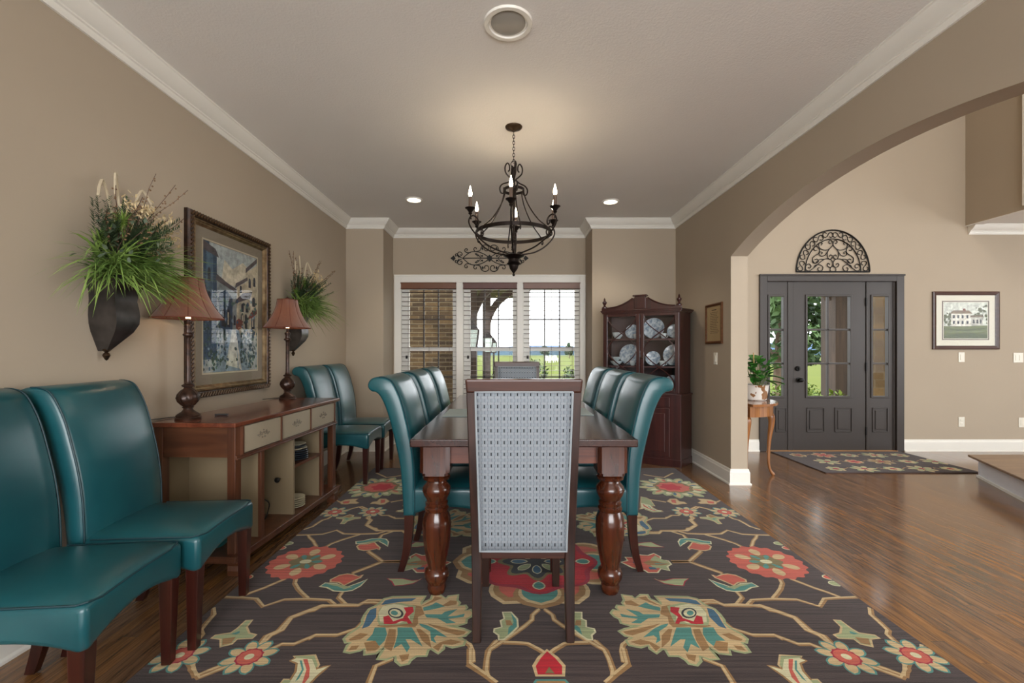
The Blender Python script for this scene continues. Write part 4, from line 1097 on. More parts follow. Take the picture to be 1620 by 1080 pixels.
P('path2',[(.15,.0),(.85,.0),(.62,.34),(.46,.34)]); P('path',[(.38,.05),(.60,.02),(.56,.34),(.49,.34)]); P('path',[(.62,.02),(.68,.0),(.57,.32),(.56,.32)])
P('rust',[(.56,.36),(.6,.34),(.68,.36),(.7,.42),(.62,.44),(.57,.42)]); P('rust',[(.8,.44),(.9,.46),(1,.5),(1,.54),(.86,.5)])
rp = random.Random(5)
for k in range(420):
    x = rp.choice([rp.uniform(0,.42), rp.uniform(.66,1), rp.uniform(.05,.95)]); y = rp.uniform(.02,.34) if k < 290 else rp.uniform(.3,.62); s = rp.uniform(.008,.032)
    P(rp.choice(['fol','fol2','b2','tree','fol','b1','path2']), [(min(1,max(0,x+s*rp.uniform(.5,1)*cos(a*pi/4))), min(1,max(0,y+s*.8*rp.uniform(.5,1)*sin(a*pi/4)))) for a in range(8)])
b.build('painting', pm, pic, smooth=False, recalc=False)
MB().box(-w+.075,w-.075,-.0165,-.0155,-h+.075,h-.075).build('glazing', M['glass_pic'], pic, smooth=False)

# ---------------------------------------------------------------- wall planters with dried and silk greenery
def leafmat(nm, c, c2): return mat(nm, c, .55, c2=c2, nscale=9)
GR = leafmat('grass_blade', (150,176,92), (96,130,58)); FE = leafmat('dark_fern', (70,90,58), (42,60,38)); MO = leafmat('moss', (104,142,50), (136,164,74))
EU = leafmat('grey_leaf', (112,124,100), (74,90,72)); PLU = mat('plume', (190,176,150), .9); FLW = mat('cream_blossom', (226,210,170), .8, c2=(196,170,124), nscale=60); TW_ = mat('twig', (78,54,40), .7)
def blade(b, p, d, L, w, droop, rnd, segs=4):
    p = Vector(p); d = Vector(d).normalized(); side = d.cross(Vector((0,0,1)))
    if side.length < .1: side = Vector((1,0,0))
    side.normalize(); side = (side+Vector((rnd.uniform(-.5,.5),rnd.uniform(-.5,.5),rnd.uniform(-.5,.5)))).normalized(); vs = []
    for i in range(segs+1):
        t = i/segs; q = p+d*L*t+Vector((0,0,-droop*L*t*t)); ww = w*(1-t**1.5)*(.6+.4*min(1,t*4))
        q.y = min(q.y, -.006)
        vs += [q-side*ww/2, q+side*ww/2]
    b.add(vs, [(2*i,2*i+1,2*i+3,2*i+2) for i in range(segs)])
def dirn(rnd, az0, az1, el0, el1):
    a = rnd.uniform(az0, az1); e = rnd.uniform(el0, el1); return Vector((cos(a)*cos(e), -abs(sin(a))*cos(e), sin(e)))
def planter(label, y, seed):
    # local: x along the wall (world +Y), -y into the room
    rnd = random.Random(seed)
    t = thing('wall_planter', label, 'planter', (XL, y, 1.17), R(90), 'pewter wall planters filled with greenery')
    prof = [(.045,.04,.0),(.09,.055,.02),(.20,.30,.0),(.27,.62,0),(.33,.77,0),(.18,0,0)]
    lv = [(.030,.10),(.050,.22),(.085,.42),(.120,.62),(.16,.76),(.20,.80),(.235,.78),(.27,.74),(.31,.77),(.335,.86),(.355,.97),(.37,1.05),(.378,1.05)]
    plan = [(-.074,0),(-.086,-.175),(.086,-.175),(.074,0)]
    vs = []; fs = []
    for z, s in lv:
        for x, yy in plan: vs.append((x*s, yy*s-(.03*(1-min(1,z/.2)) if yy < 0 else 0), z))
    n = 4
    for i in range(len(lv)-1):
        for j in range(n): fs.append((i*n+j,i*n+(j+1)%n,(i+1)*n+(j+1)%n,(i+1)*n+j))
    fs.append((0,1,2,3)); 
    pot = MB().add(vs, fs).build('pot', mat('pewter_metal', (96,92,90), .34, .8, c2=(64,61,60), nscale=7), t, smooth=True, angle=28)
    MB().lathe([(0,-.004),(.006,.0),(.010,.008),(.016,.020),(.013,.030),(.006,.036),(.018,.044),(.014,.052),(0,.054)], (0,-.034,-.012), 14).build('drop_finial', M['brass'], t)
    MB().box(-.07,.07,-.165,-.004,.350,.356).build('soil', mat('dry_moss', (60,56,40), .9), t, smooth=False)
    c0 = (0,-.10,.37)
    b = MB()
    for k in range(760):
        d = dirn(rnd, -.05*pi, 1.05*pi, -.05, .8); L = rnd.uniform(.16,.38)
        if d.x > 0: L *= 1.12
        blade(b, (rnd.uniform(-.09,.09), rnd.uniform(-.15,-.04), .36+rnd.uniform(0,.10)), d, L, rnd.uniform(.008,.014), rnd.uniform(.2,.7), rnd)
    b.build('grass', GR, t, smooth=True, recalc=False)
    b = MB()
    for k in range(64):     # fern and cedar sprigs, upper left and middle
        d = dirn(rnd, .1*pi, .95*pi, .65, 1.5); L = rnd.uniform(.20,.40); p0 = Vector((rnd.uniform(-.09,.07), rnd.uniform(-.13,-.04), .42))
        for i in range(26):
            s = .25+.75*i/26; p = p0+d*L*s+Vector((0,0,-.12*s*s*L))
            for sg in (-1,1):
                dd = (d*.7+Vector((-d.z,0,d.x)).normalized()*sg*.9+Vector((0,rnd.uniform(-.4,.2),0))).normalized()
                blade(b, p, dd, .040*(1.25-s)+.012, .007, .1, rnd, 2)
    b.build('fern', FE, t, smooth=True, recalc=False)
    b = MB()
    for (cx,cy,cz,r) in ((-.07,-.17,.63,.062),(.05,-.20,.60,.055),(.13,-.17,.58,.05),(-.13,-.12,.54,.045),(.26,-.14,.52,.035)):
        for k in range(170):
            d = Vector((rnd.gauss(0,1),rnd.gauss(0,1),rnd.gauss(0,1))).normalized(); blade(b, (cx,cy,cz), d, r*rnd.uniform(.75,1.15), .003, 0, rnd, 2)
    b.build('moss_ball', MO, t, smooth=True, recalc=False)
    b = MB()
    for k in range(150):     # rounded grey green leaves
        d = dirn(rnd, 0, pi, -.1, 1.3); p = Vector((0,-.09,.44))+d*rnd.uniform(.06,.25); p.y = min(p.y,-.02)
        blade(b, p, Vector((rnd.uniform(-1,1),rnd.uniform(-1,.2),rnd.uniform(-.4,1))), rnd.uniform(.03,.055), rnd.uniform(.016,.024), .3, rnd, 3)
    b.build('grey_leaves', EU, t, smooth=True, recalc=False)
    b = MB(); q = MB()
    for k in range(15):      # twigs with buds
        d = dirn(rnd, .1*pi, .95*pi, .75, 1.45); L = rnd.uniform(.40,.60) if k < 9 else rnd.uniform(.25,.4); p0 = Vector((rnd.uniform(-.07,.05),-.08,.40))
        pts = [p0+d*L*s+Vector((rnd.uniform(-.01,.01),0,-.06*s*s)) for s in [i/6 for i in range(7)]]
        for p_ in pts: p_.y = min(p_.y,-.01)
        b.tube(pts, .0016, 4)
        for i in range(14):
            s = .45+.55*i/14; p = p0+d*L*s; p.y = min(p.y,-.012); b.ball((p.x+rnd.uniform(-.014,.014), p.y, p.z+rnd.uniform(-.012,.012)-.06*s*s), .0045, 5, 1)
    for i in range(0): pass
    b.build('twigs', [TW_, mat('brown_bud', (120,92,66), .7)], t)
    b = MB()
    for k in range(8 if seed == 1 else 5):       # hanging blossoms to the bay side
        cx, cy, cz = (.10+.05*k, rnd.uniform(-.16,-.08), .74-.03*k+rnd.uniform(-.02,.02)) if k < 5 else (rnd.uniform(-.1,.1), -.16, rnd.uniform(.66,.72))
        b.tube(smooth_path([(cx*.3,-.08,.40),(cx*.7,cy-.02,cz-.04),(cx,cy-.05,cz)],4), .0018, 4)
        for i in range(34):
            p = (cx+rnd.gauss(0,.022), min(-.01,cy-.05+rnd.gauss(0,.015)), cz+rnd.gauss(0,.020)); blade(b, p, Vector((rnd.gauss(0,1),rnd.gauss(0,1),rnd.gauss(0,1))), .022, .013, 0, rnd, 2)
    b.build('blossoms', FLW, t, smooth=True, recalc=False)
    b = MB()
    for (x0,z0,dx_,dz_) in ((-.04,.66,-.08,.16),(.0,.68,-.04,.20),(.06,.68,.10,.17),(.08,.66,.15,.09)):
        pts = smooth_path([(x0,-.10,z0),(x0+dx_*.6,-.10,z0+dz_*.9),(x0+dx_,-.11,z0+dz_*.8-.01),(x0+dx_*1.25,-.12,z0+dz_*.4)], 5)
        for p in pts:
            for k in range(14):
                d = Vector((rnd.gauss(0,1),rnd.gauss(0,1),rnd.gauss(0,1))).normalized(); blade(b, p, d, .020, .0022, 0, rnd, 1)
        b.tube(pts, .006, 6)
    b.build('plumes', PLU, t, smooth=True, recalc=False)
    return t
planter('pewter wall planter overflowing with long grass, nearest the camera', 2.175, 1)
planter('pewter wall planter of greenery beyond the framed picture, nearest the bay', 4.055, 2)
# ---------------------------------------------------------------- corner china cabinet
cab = thing('corner_china_cabinet', 'tall mahogany corner cabinet with glass doors full of china', 'cabinet', (1.396,4.864,0), R(-28))
CB, CI = M['cabinet'], M['cabinet_in']
plan = [(-.412,0),(.412,0),(.485,.275),(.245,.735),(-.43,.375)]
def slab(b, pl, z0, z1): b.prism(pl, z0, z1)
def grow(pl, d): return offset(pl, d)
b = MB(); slab(b, grow(plan,.006), 0.0, .075); slab(b, plan, .07, .735); b.build('lower_case', CB, cab, smooth=False, bevel=.003)
b = MB(); slab(b, grow(plan,.012), .735, .752); b.build('waist_moulding', CB, cab, smooth=False, bevel=.004)
up = grow(plan, -.012)
# upper case: hollow, walls along the plan
def wallseg(b, p, q, z0, z1, th=.014):
    p = Vector(p); q = Vector(q); d = (q-p).normalized(); n = Vector((-d.y,d.x))*th
    b.prism([tuple(p),tuple(q),tuple(q+n),tuple(p+n)], z0, z1)
for pa, pb in ((up[1],up[2]),(up[4],up[0])):
    b = MB(); wallseg(b, pa, pb, .752, 1.60); b.build('side_panel', CB, cab, smooth=False)
b = MB(); wallseg(b, up[2], up[3], .752, 1.60); wallseg(b, up[3], up[4], .752, 1.60); b.build('back_panels', CI, cab, smooth=False)
b = MB(); ins = grow(plan,-.028)
for z in (1.031,1.323): slab(b, ins, z-.009, z+.009)
slab(b, ins, .752, .760); b.build('shelves', CI, cab, smooth=False)
b = MB(); slab(b, up, 1.595, 1.612); b.build('case_top', CB, cab, smooth=False)
b = MB(); b.box(-.40,-.375,.012,.03,.752,1.60); b.box(.375,.40,.012,.03,.752,1.60); b.build('face_stiles', CB, cab, smooth=False)
# cornice and pediment
b = MB(); slab(b, grow(plan,.004), 1.608, 1.622); slab(b, grow(plan,.018), 1.622, 1.634); slab(b, grow(plan,.026), 1.634, 1.642); b.build('cornice', CB, cab, smooth=False, bevel=.003)
pts = [(-.42,1.642),(.42,1.642),(.42,1.672),(.36,1.672)]+[(.36-.28*i/10, 1.672+.095*(i/10)**2.1) for i in range(1,11)]+[(-.08-.28*i/10, 1.672+.095*(1-i/10)**2.1) for i in range(11)]+[(-.42,1.672)]
b = MB(); b.prism(pts, .0, .028, 'y'); b.build('pediment', CB, cab, smooth=False, bevel=.002)
b = MB()
tp = [(x,z) for x,z in pts[3:-1]]
b.tube([(x,-.004,z) for x,z in tp[:11]], .007, 6); b.tube([(x,-.004,z) for x,z in tp[11:]], .007, 6); b.build('pediment_bead', CB, cab)
MB().box(-.058,.058,-.014,.045,1.655,1.785).box(-.075,.075,-.026,.055,1.785,1.800).build('centre_plinth', CB, cab, smooth=False, bevel=.003)
for sx in (-1,1):
    b = MB(); b.lathe([(0,0),(.030,0),(.030,.010),(.020,.018),(.010,.028),(.014,.040),(.024,.058),(.025,.070),(.016,.078),(.008,.086),(.011,.092),(.006,.110),(0,.120)], n=16)
    b.build('urn_finial', CB, cab, loc=(sx*.392,.02,1.672))
# glass doors
for sx in (-1,1):
    x0, x1 = (.004,.392) if sx > 0 else (-.392,-.004)
    gx0, gx1 = (x0+.036, x1-.038) if sx > 0 else (x0+.038, x1-.036)
    z0, z1 = .765, 1.60; g0, g1 = .79, 1.572
    b = MB(); b.box(x0,gx0,-.010,.012,z0,z1); b.box(gx1,x1,-.010,.012,z0,z1); b.box(gx0,gx1,-.010,.012,g1,z1); b.box(gx0,gx1,-.010,.012,z0,g0)
    d = b.build('glass_door', CB, cab, smooth=False, bevel=.003)
    MB().box(gx0,gx1,0,.003,g0,g1).build('pane', M['glass_cab'], d, smooth=False)
    cx = (gx0+gx1)/2; hw = (gx1-gx0)/2; b = MB()
    for s in (-1,1):
        ps = []
        for i in range(61):
            u = i/60; ps.append((cx+s*hw*.98*cos(2*pi*u*1.08)*(1 if 1 else 0), -.003, g1-(g1-g0)*u))
        b.tube(ps, .0058, 5)
    b.build('curved_muntins', CB, d)
    if sx > 0:
        MB().ball((.022,-.024,1.13), .013, 12).lathe([(.005,0),(.005,.001)], (.022,-.024,1.13)).build('door_knob', M['brass'], d)
# lower doors
for sx in (-1,1):
    x0, x1 = (.006,.30) if sx > 0 else (-.30,-.006)
    d = MB().box(x0,x1,-.008,.004,.10,.60).build('lower_door', CB, cab, smooth=False, bevel=.003)
    MB().box(x0+.045,x1-.045,-.016,-.006,.15,.55).build('raised_panel', CB, d, smooth=False, bevel=.010, seg=2)
    d = MB().box(x0,x1,-.010,.004,.62,.715).build('drawer', CB, cab, smooth=False, bevel=.003)
    MB().lathe([(.006,0),(.006,.012),(.013,.02),(0,.026)], n=12).build('knob', M['brass'], d, loc=((x0+x1)/2,-.010,.668), rot=(R(90),0,0))
# china
cm = Matrix.Translation((1.396,4.864,0)) @ Matrix.Rotation(R(-28),4,'Z')
blueware = mat('blue_patterned_china', (196,206,210), .18, c2=(112,132,150), nscale=34, detail=3)
def put(o, x, y, z, rx=0, rz=0):
    o.matrix_world = cm @ Matrix.Translation((x,y,z)) @ Matrix.Rotation(rz,4,'Z') @ Matrix.Rotation(rx,4,'X')
def platter(r, label, x, y, zs, lean=78, mt=None):
    b = MB().lathe([(0,0),(r*.6,0),(r*.66,.005),(r,.018),(r*.985,.021),(r*.64,.009),(0,.005)], n=36)
    o = b.build('china_plate', mt or blueware); tag(o, label, 'plate', 'china plates standing in the cabinet')
    lz = R(lean); put(o, x, y, zs+r*sin(lz)+.002, lz, 0)
shelf = [('bottom',.760),('middle',1.040),('top',1.332)]
specs = {'top':[(-.115,.17,.080,'left'),(.105,.20,.115,'centre'),(.33,.15,.075,'right')], 'middle':[(-.155,.22,.118,'left'),(.11,.14,.078,'centre'),(.32,.20,.115,'right')], 'bottom':[(-.10,.2,.085,'left'),(.09,.18,.080,'centre'),(.31,.17,.09,'right')]}
for nm, zz in shelf:
    for x, y, r, side in specs[nm]:
        platter(r, 'round china plate standing at the %s of the %s cabinet shelf' % (side, nm), x, y, zz)
def cup(label, x, y, z, r=.034, h=.055, grp='china cups in the cabinet'):
    t = thing('china_cup', label, 'cup', (0,0,0), 0, grp)
    MB().lathe([(r*.5,0),(r*.6,.004),(r*.85,h*.4),(r,h),(r*.95,h),(r*.78,h*.4),(0,.006)], n=20).build('bowl', M['china'], t)
    b = MB(); b.tube([(r*.9+.015*sin(a), 0, h*.55+.018*cos(a)) for a in [pi*i/8 for i in range(9)]], .003, 5); b.build('handle', M['china'], t)
    put(t, x, y, z)
def bowl(label, x, y, z, r, h):
    o = MB().lathe([(r*.4,0),(r*.45,.006),(r*.85,h*.5),(r,h),(r*.96,h),(r*.8,h*.5),(0,.01)], n=28).build('china_bowl', M['china']); tag(o, label, 'bowl', 'china bowls in the cabinet'); put(o, x, y, z)
bowl('white china bowl at the left of the top cabinet shelf', -.275, .13, 1.332, .062, .075)
bowl('wide white china bowl at the left of the middle cabinet shelf', -.29, .13, 1.040, .068, .05)
bowl('small white china bowl on top of the wide bowl on the middle cabinet shelf', -.29, .13, 1.0905, .058, .045)
cup('china cup beside the tallest plate on the top cabinet shelf', .225, .09, 1.332)
cup('china cup between plates on the middle cabinet shelf', .215, .085, 1.040)
cup('china cup in front of the left plate on the top cabinet shelf', -.06, .085, 1.332)
cup('china cup in front of the left plate on the middle cabinet shelf', -.10, .09, 1.040)
cup('china cup on the bottom cabinet shelf', .20, .09, .760)

# ---------------------------------------------------------------- chandelier
ch = thing('chandelier', 'dark iron six light candle chandelier hanging above the dining table', 'chandelier', (.03,3.19,ZC))
IR = M['iron']
MB().lathe([(0,-.030),(.012,-.030),(.02,-.024),(.045,-.016),(.056,-.010),(.060,-.002),(.060,0)], n=32).build('canopy', M['brass'], ch)
b = MB(); z = -.035; k = 0
while z > -.235:
    pts = [(.0075*cos(a)*(1 if k%2 else 0), .0075*cos(a)*(0 if k%2 else 1), z-.012+.014*sin(a)) for a in [2*pi*i/12 for i in range(12)]]
    b.tube(pts, .0022, 5, closed=True); z -= .0215; k += 1
b.build('chain', IR, ch)
b = MB(); b.tube([(.020*cos(a),0,-.262+.022*sin(a)) for a in [2*pi*i/20 for i in range(20)]], .003, 6, closed=True); b.build('hanging_loop', IR, ch)
def z_(e, Y=3.19): return 1.2+e*Y/720-ZC   # elevation px above horizon at the axis
b = MB(); b.tube([(0,0,-.285),(0,0,z_(150))], .009, 10)
b.lathe([(.009,z_(150)+.14),(.018,z_(150)+.13),(.022,z_(150)+.11),(.012,z_(150)+.09),(.018,z_(150)+.06),(.009,z_(150)+.04)], n=16)
b.lathe([(.0,z_(118)),(.008,z_(119)),(.010,z_(121)),(.005,z_(123)),(.012,z_(125)),(.028,z_(130)),(.034,z_(135)),(.050,z_(138)),(.040,z_(140)),(.036,z_(145)),(.048,z_(147)),(.075,z_(150)),(.060,z_(152)),(.0,z_(153))], n=28)
b.lathe([(.014,-.285),(.018,-.30),(.010,-.33),(.009,-.36)], n=12)
b.build('centre_column', IR, ch)
dz0 = z_(186)
b = MB(); n = 64; r0 = .262
vs = []
for i in range(n):
    a = 2*pi*i/n
    for r, zz in ((r0-.004,dz0-.012),(r0+.003,dz0-.012),(r0+.003,dz0+.012),(r0-.004,dz0+.012)): vs.append((r*cos(a), r*sin(a), zz))
b.add(vs, [(4*i+j, 4*i+(j+1)%4, 4*((i+1)%n)+(j+1)%4, 4*((i+1)%n)+j) for i in range(n) for j in range(4)]); b.build('large_ring', IR, ch)
b = MB(); vs = []; rs = .072; dz1 = z_(254)
for i in range(n):
    a = 2*pi*i/n
    for r, zz in ((rs-.003,dz1-.009),(rs+.003,dz1-.009),(rs+.003,dz1+.009),(rs-.003,dz1+.009)): vs.append((r*cos(a), r*sin(a), zz))
b.add(vs, [(4*i+j, 4*i+(j+1)%4, 4*((i+1)%n)+(j+1)%4, 4*((i+1)%n)+j) for i in range(n) for j in range(4)]); b.build('small_ring', IR, ch)
def radial(pts, a, twist=0): return [(r*cos(a), r*sin(a), z) for r, z in pts]
zt = -.30
for k in range(6):
    a = R(-90-3.5+60*k)
    arm = thing('light_arm', '', '', (0,0,0)); 
    bpy.data.objects.remove(arm)
    b = MB()
    rod = smooth_path([(r,z,0) for r,z in [(.030,z_(152)+.002),(.09,z_(155)),(.17,z_(160)),(.25,z_(170)),(.310,z_(183)),(.335,z_(193)),(.330,z_(201)),(.305,z_(205)),(.278,z_(202)),(.266,z_(196)),(.272,z_(191)),(.285,z_(193)),(.287,z_(197))]], 5)
    b.tube(radial([(p[0],p[1]) for p in rod], a), .0055, 7)
    rc = .326; zc_ = z_(206)
    b.tube([(rc*cos(a)*.985, rc*sin(a)*.985, z_(199)),(rc*cos(a), rc*sin(a), zc_+.012)], .005, 6)
    armo = b.build('arm', IR, ch)
    c = (rc*cos(a), rc*sin(a), zc_)
    MB().lathe([(.0,-.002),(.008,.0),(.014,.008),(.010,.014),(.017,.024),(.024,.034),(.034,.040),(.036,.044),(.022,.044),(.010,.046),(0,.046)], c, 20).build('candle_cup', IR, armo)
    MB().lathe([(.0115,.042),(.0115,.118),(.009,.120),(0,.120)], c, 14).build('candle_sleeve', mat('bronze_sleeve', (84,66,54), .45), armo)
    MB().lathe([(.006,.118),(.011,.128),(.0125,.140),(.010,.156),(.005,.176),(.0015,.190),(0,.194)], c, 12).build('bulb', emit('flame_bulb', (255,232,196), 22), armo)
    light('candle_light', 'POINT', (.03+c[0], 3.19+c[1], ZC+c[2]+.145), 3.4, (1,.80,.56), .015)
for k in range(6):
    a = R(-90-3.5+60*k+ (0))
    b = MB()
    rod = smooth_path([(r,z,0) for r,z in [(.072,z_(253)),(.080,z_(244)),(.100,z_(232)),(.135,z_(218)),(.185,z_(203)),(.235,z_(193)),(.262,z_(187)),(.278,z_(181)),(.272,z_(177)),(.262,z_(179))]], 5)
    b.tube(radial([(p[0],p[1]) for p in rod], a+R(12)), .0045, 6); b.build('hanger_rod', IR, ch)
for k in range(4):
    a = R(90*k+14)
    b = MB()
    rod = smooth_path([(r,z,0) for r,z in [(.040,z_(283)),(.030,z_(286)),(.032,z_(293)),(.046,z_(296)),(.062,z_(290)),(.058,z_(281)),(.030,z_(274)),(.016,z_(271)),(.040,z_(266)),(.082,z_(262)),(.100,z_(256)),(.094,z_(249)),(.075,z_(248)),(.064,z_(253)),(.074,z_(257))]], 5)
    b.tube(radial([(p[0],p[1]) for p in rod], a), .0050, 6); b.build('crown_scroll', IR, ch)

# ---------------------------------------------------------------- iron scroll panel above the window
def wy(px, py, Y): return ((px-806)*Y/720, 1.2-(py-555)*Y/720)
def scrollpanel():
    Y = YBAY-.012; c = (774.6, 408.6)
    t = thing('iron_wall_scroll', 'long black wrought iron scroll panel mounted above the bay window', 'wall decoration', ((c[0]-806)*YBAY/720, Y, 1.2-(c[1]-555)*YBAY/720))
    s = YBAY/720/12.46
    def L(pts): return [((x-930)*s, 0, -(y-482)*s) for x, y in pts]
    b = MB(); r = .0052
    for mx in (1,-1):
        for my in (1,-1):
            T = lambda pts: [(930+(x-930)*mx, 482+(y-482)*my) for x, y in pts]
            b.tube(L(T(list(map(tuple, [(p[0],p[1]) for p in smooth_path([(400,482,0),(460,430,0),(540,370,0),(620,350,0),(720,362,0),(820,400,0),(900,455,0),(930,500,0)],5)])))), r, 6)
            b.tube(L(T([(p[0],p[1]) for p in smooth_path([(660,350,0),(740,330,0),(770,260,0),(830,222,0),(890,235,0),(915,280,0),(895,330,0),(850,335,0),(828,300,0),(848,280,0)],5)])), r, 6)
            b.tube(L(T([(p[0],p[1]) for p in smooth_path([(560,370,0),(490,375,0),(445,345,0),(445,310,0),(475,292,0),(497,312,0),(480,332,0)],5)])), r, 6)
            b.tube(L(T([(p[0],p[1]) for p in smooth_path([(690,352,0),(640,345,0),(620,300,0),(640,272,0),(670,280,0),(668,305,0)],5)])), r, 6)
            b.tube(L(T([(p[0],p[1]) for p in smooth_path([(330,470,0),(300,430,0),(262,440,0),(258,405,0),(290,395,0),(300,425,0)],5)])), r, 6)
            b.tube(L(T([(p[0],p[1]) for p in smooth_path([(380,470,0),(330,440,0),(300,400,0),(320,365,0),(360,362,0),(392,395,0),(375,425,0),(350,410,0)],5)])), r, 6)
            b.tube(L(T([(760,470),(690,400),(640,395)])), r*.9, 6)
            for q in ([(770,450),(735,400),(770,430),(800,410),(800,455)], [(790,330),(770,290),(800,255),(812,300)], [(640,400),(670,375),(675,420),(720,430),(700,450)]):
                qq = [(x, z) for x, _, z in L(T(q))]; b.prism(qq, -.003, .003, 'y')
        b.tube(L([(400,480),(930,480)] if mx > 0 else [(930,480),(1460,480)]), r, 6)
        q = [(930+(x-930)*mx, y) for x, y in [(160,482),(225,430),(262,482),(225,534)]]; b.prism([(x,z) for x,_,z in L(q)], -.004, .004, 'y')
    q = [(870,482),(930,410),(990,482),(930,555)]; b.prism([(x,z) for x,_,z in L(q)], -.005, .005, 'y')
    b.build('scrollwork', M['iron2'], t)
scrollpanel()

# ---------------------------------------------------------------- half round iron grille above the door
def grille():
    Y = YB-.012; s = YB/720/10.125
    x0 = dx(1259); 
    t = thing('iron_arch_grille', 'half round black iron scroll grille on the wall above the entry door', 'wall decoration', ((1316.8-806)*YB/720, Y, 1.2-(430-555)*YB/720))
    X = lambda x, y: ((x-777)*s, 0, -(y-805)*s)
    def T(p, r=.0055): fr_.tube([X(*q) for q in p], r, 6)
    fr_ = MB()
    out = [(777+585*cos(pi-pi*i/48), 805-665*sin(pi-pi*i/48)) for i in range(49)]
    T(out, .0085); T([(192,805),(1362,805)], .0085)
    inn = [(777+445*cos(pi-pi*i/40), 805-525*sin(pi-pi*i/40)) for i in range(41)]; T(inn, .006)
    fr_.build('frame', M['iron2'], t); fr_ = MB()
    def S(p): return [(q[0],q[1]) for q in smooth_path([(a,b_,0) for a,b_ in p],5)]
    for m in (1,-1):
        F_ = lambda p: [(777+(x-777)*m, y) for x,y in p]
        for p in ([(777,380),(700,470),(685,540),(710,600),(760,590),(765,550),(735,535),(720,560)],
                  [(777,380),(770,330),(740,300),(712,320),(720,350),(745,350)], [(777,380),(720,440),(650,460),(570,430),(548,370),(575,335),(605,350),(590,378)],
                  [(700,470),(650,540),(590,555),(555,520),(575,485),(605,500),(590,522)], [(640,605),(560,610),(500,670),(460,640),(450,590),(490,550),(550,510),(562,450),(520,400),(470,420),(485,465),(520,460)],
                  [(777,660),(740,610),(660,600),(590,640),(520,700),(470,745),(400,790),(345,770),(345,710),(390,680),(425,710),(410,745),(380,735)],
                  [(777,660),(765,720),(720,735),(683,700),(700,670),(728,690)], [(470,745),(500,700),(560,690),(615,730),(600,785),(550,790),(535,750),(562,740)],
                  [(450,600),(455,650),(500,670),(545,640),(520,600),(488,615)], [(777,700),(735,750),(735,790),(777,800)]):
            T(F_(S(p)), .0048)
    # band of S scrolls between the two arcs
    for k in range(10):
        a = pi*(k+.5)/10; cx, cy = 777+515*cos(a), 805-595*sin(a)
        tx, ty = -sin(a), -cos(a); nx, ny = cos(a), -sin(a); sg = 1 if k < 5 else -1
        p = []
        for (u, v) in [(-18,28),(-45,48),(-78,30),(-80,-10),(-50,-34),(-10,-14),(0,0),(10,14),(50,34),(80,10),(78,-30),(45,-48),(18,-28)]:
            u *= sg; p.append((cx+tx*u*.95+nx*v, cy+ty*u*.95+ny*v))
        T(S(p), .0048)
    fr_.build('scrolls', M['iron2'], t)
grille()

# ---------------------------------------------------------------- framed pieces
t = thing('framed_verse', 'small brown framed handwritten verse on the wall beside the arch', 'picture', (XR, 4.415, 1.465), R(-90))
w, h = .176, .195
frame(t, w, h, [(0,0),(0,.016),(.010,.020),(.026,.014),(.026,.004)], wood('verse_frame', (110,72,40), (80,48,26), .35, 0))
MB().box(-w+.02,w-.02,-.006,-.003,-h+.02,h-.02).build('mat_board', mat('aged_paper', (176,152,112), .8), t, smooth=False)
b = MB(); rr = random.Random(4)
for i in range(13):
    z = .105-i*.0165; x = -.085+rr.uniform(0,.02)
    while x < .08-rr.uniform(0,.03):
        wd = rr.uniform(.010,.026); b.box(x,x+wd,-.0068,-.0062,z,z+.005); x += wd+.007
b.box(-.05,.05,-.0068,-.0062,.128,.136); b.build('writing', mat('brown_ink', (70,54,38), .8), t, smooth=False)
MB().box(-w+.024,w-.024,-.0095,-.009,-h+.024,h-.024).build('glazing', M['glass_pic'], t, smooth=False)

t = thing('framed_house_print', 'framed print of a white house with a wide mat on the hall wall', 'picture', (5.455, YB, 1.565))
w, h = .397, .345
frame(t, w, h, [(0,0),(0,.020),(.012,.024),(.030,.018),(.044,.012),(.044,.004)], wood('print_frame', (74,42,30), (50,28,20), .3, 0))
MB().box(-w+.03,w-.03,-.006,-.003,-h+.03,h-.03).build('mat_board', mat('cream_mat', (206,202,184), .8), t, smooth=False)
aw, ah = .262, .215
frame(t, aw+.018, ah+.018, [(0,.006),(0,.009),(.010,.009),(.010,.006)], mat('print_fillet', (88,72,54), .6), 'fillet')
pc.update({'hsky':(196,200,190),'lawn':(98,108,66),'lawn2':(70,80,46),'house':(212,210,198),'hshade':(176,176,166),'hroof':(118,104,84),'htree':(84,90,64),'chim':(110,60,44)})
pk2 = ['hsky','lawn','lawn2','house','hshade','hroof','htree','chim','dark']; pm2 = [paint_mat(k) for k in pk2]; b = MB(); lev = [0]
def P2(col, pts):
    lev[0] += 1; q = [((u*2-1)*aw, (v*2-1)*ah) for u, v in pts]; tri = tessellate_polygon([[Vector((x,y,0)) for x,y in q]])
    b.add([(x,-.0066-lev[0]*.00001,y) for x,y in q], [tuple(f) for f in tri], pk2.index(col))
P2('hsky',[(0,0),(1,0),(1,1),(0,1)])
for k in range(60):
    x = rr.choice([rr.uniform(0,.2), rr.uniform(.72,1)]); y = rr.uniform(.35,.9 if x > .5 else .7); s = rr.uniform(.02,.06); P2('htree', [(min(1,max(0,x+s*rr.uniform(.5,1)*cos(a*pi/4))), min(1,y+s*rr.uniform(.5,1)*sin(a*pi/4))) for a in range(8)])
P2('lawn',[(0,0),(1,0),(1,.36),(0,.34)]); P2('lawn2',[(0,.0),(1,.0),(1,.12),(.5,.16),(0,.1)]); P2('lawn2',[(0,.24),(.5,.2),(1,.26),(1,.30),(.5,.25),(0,.28)])
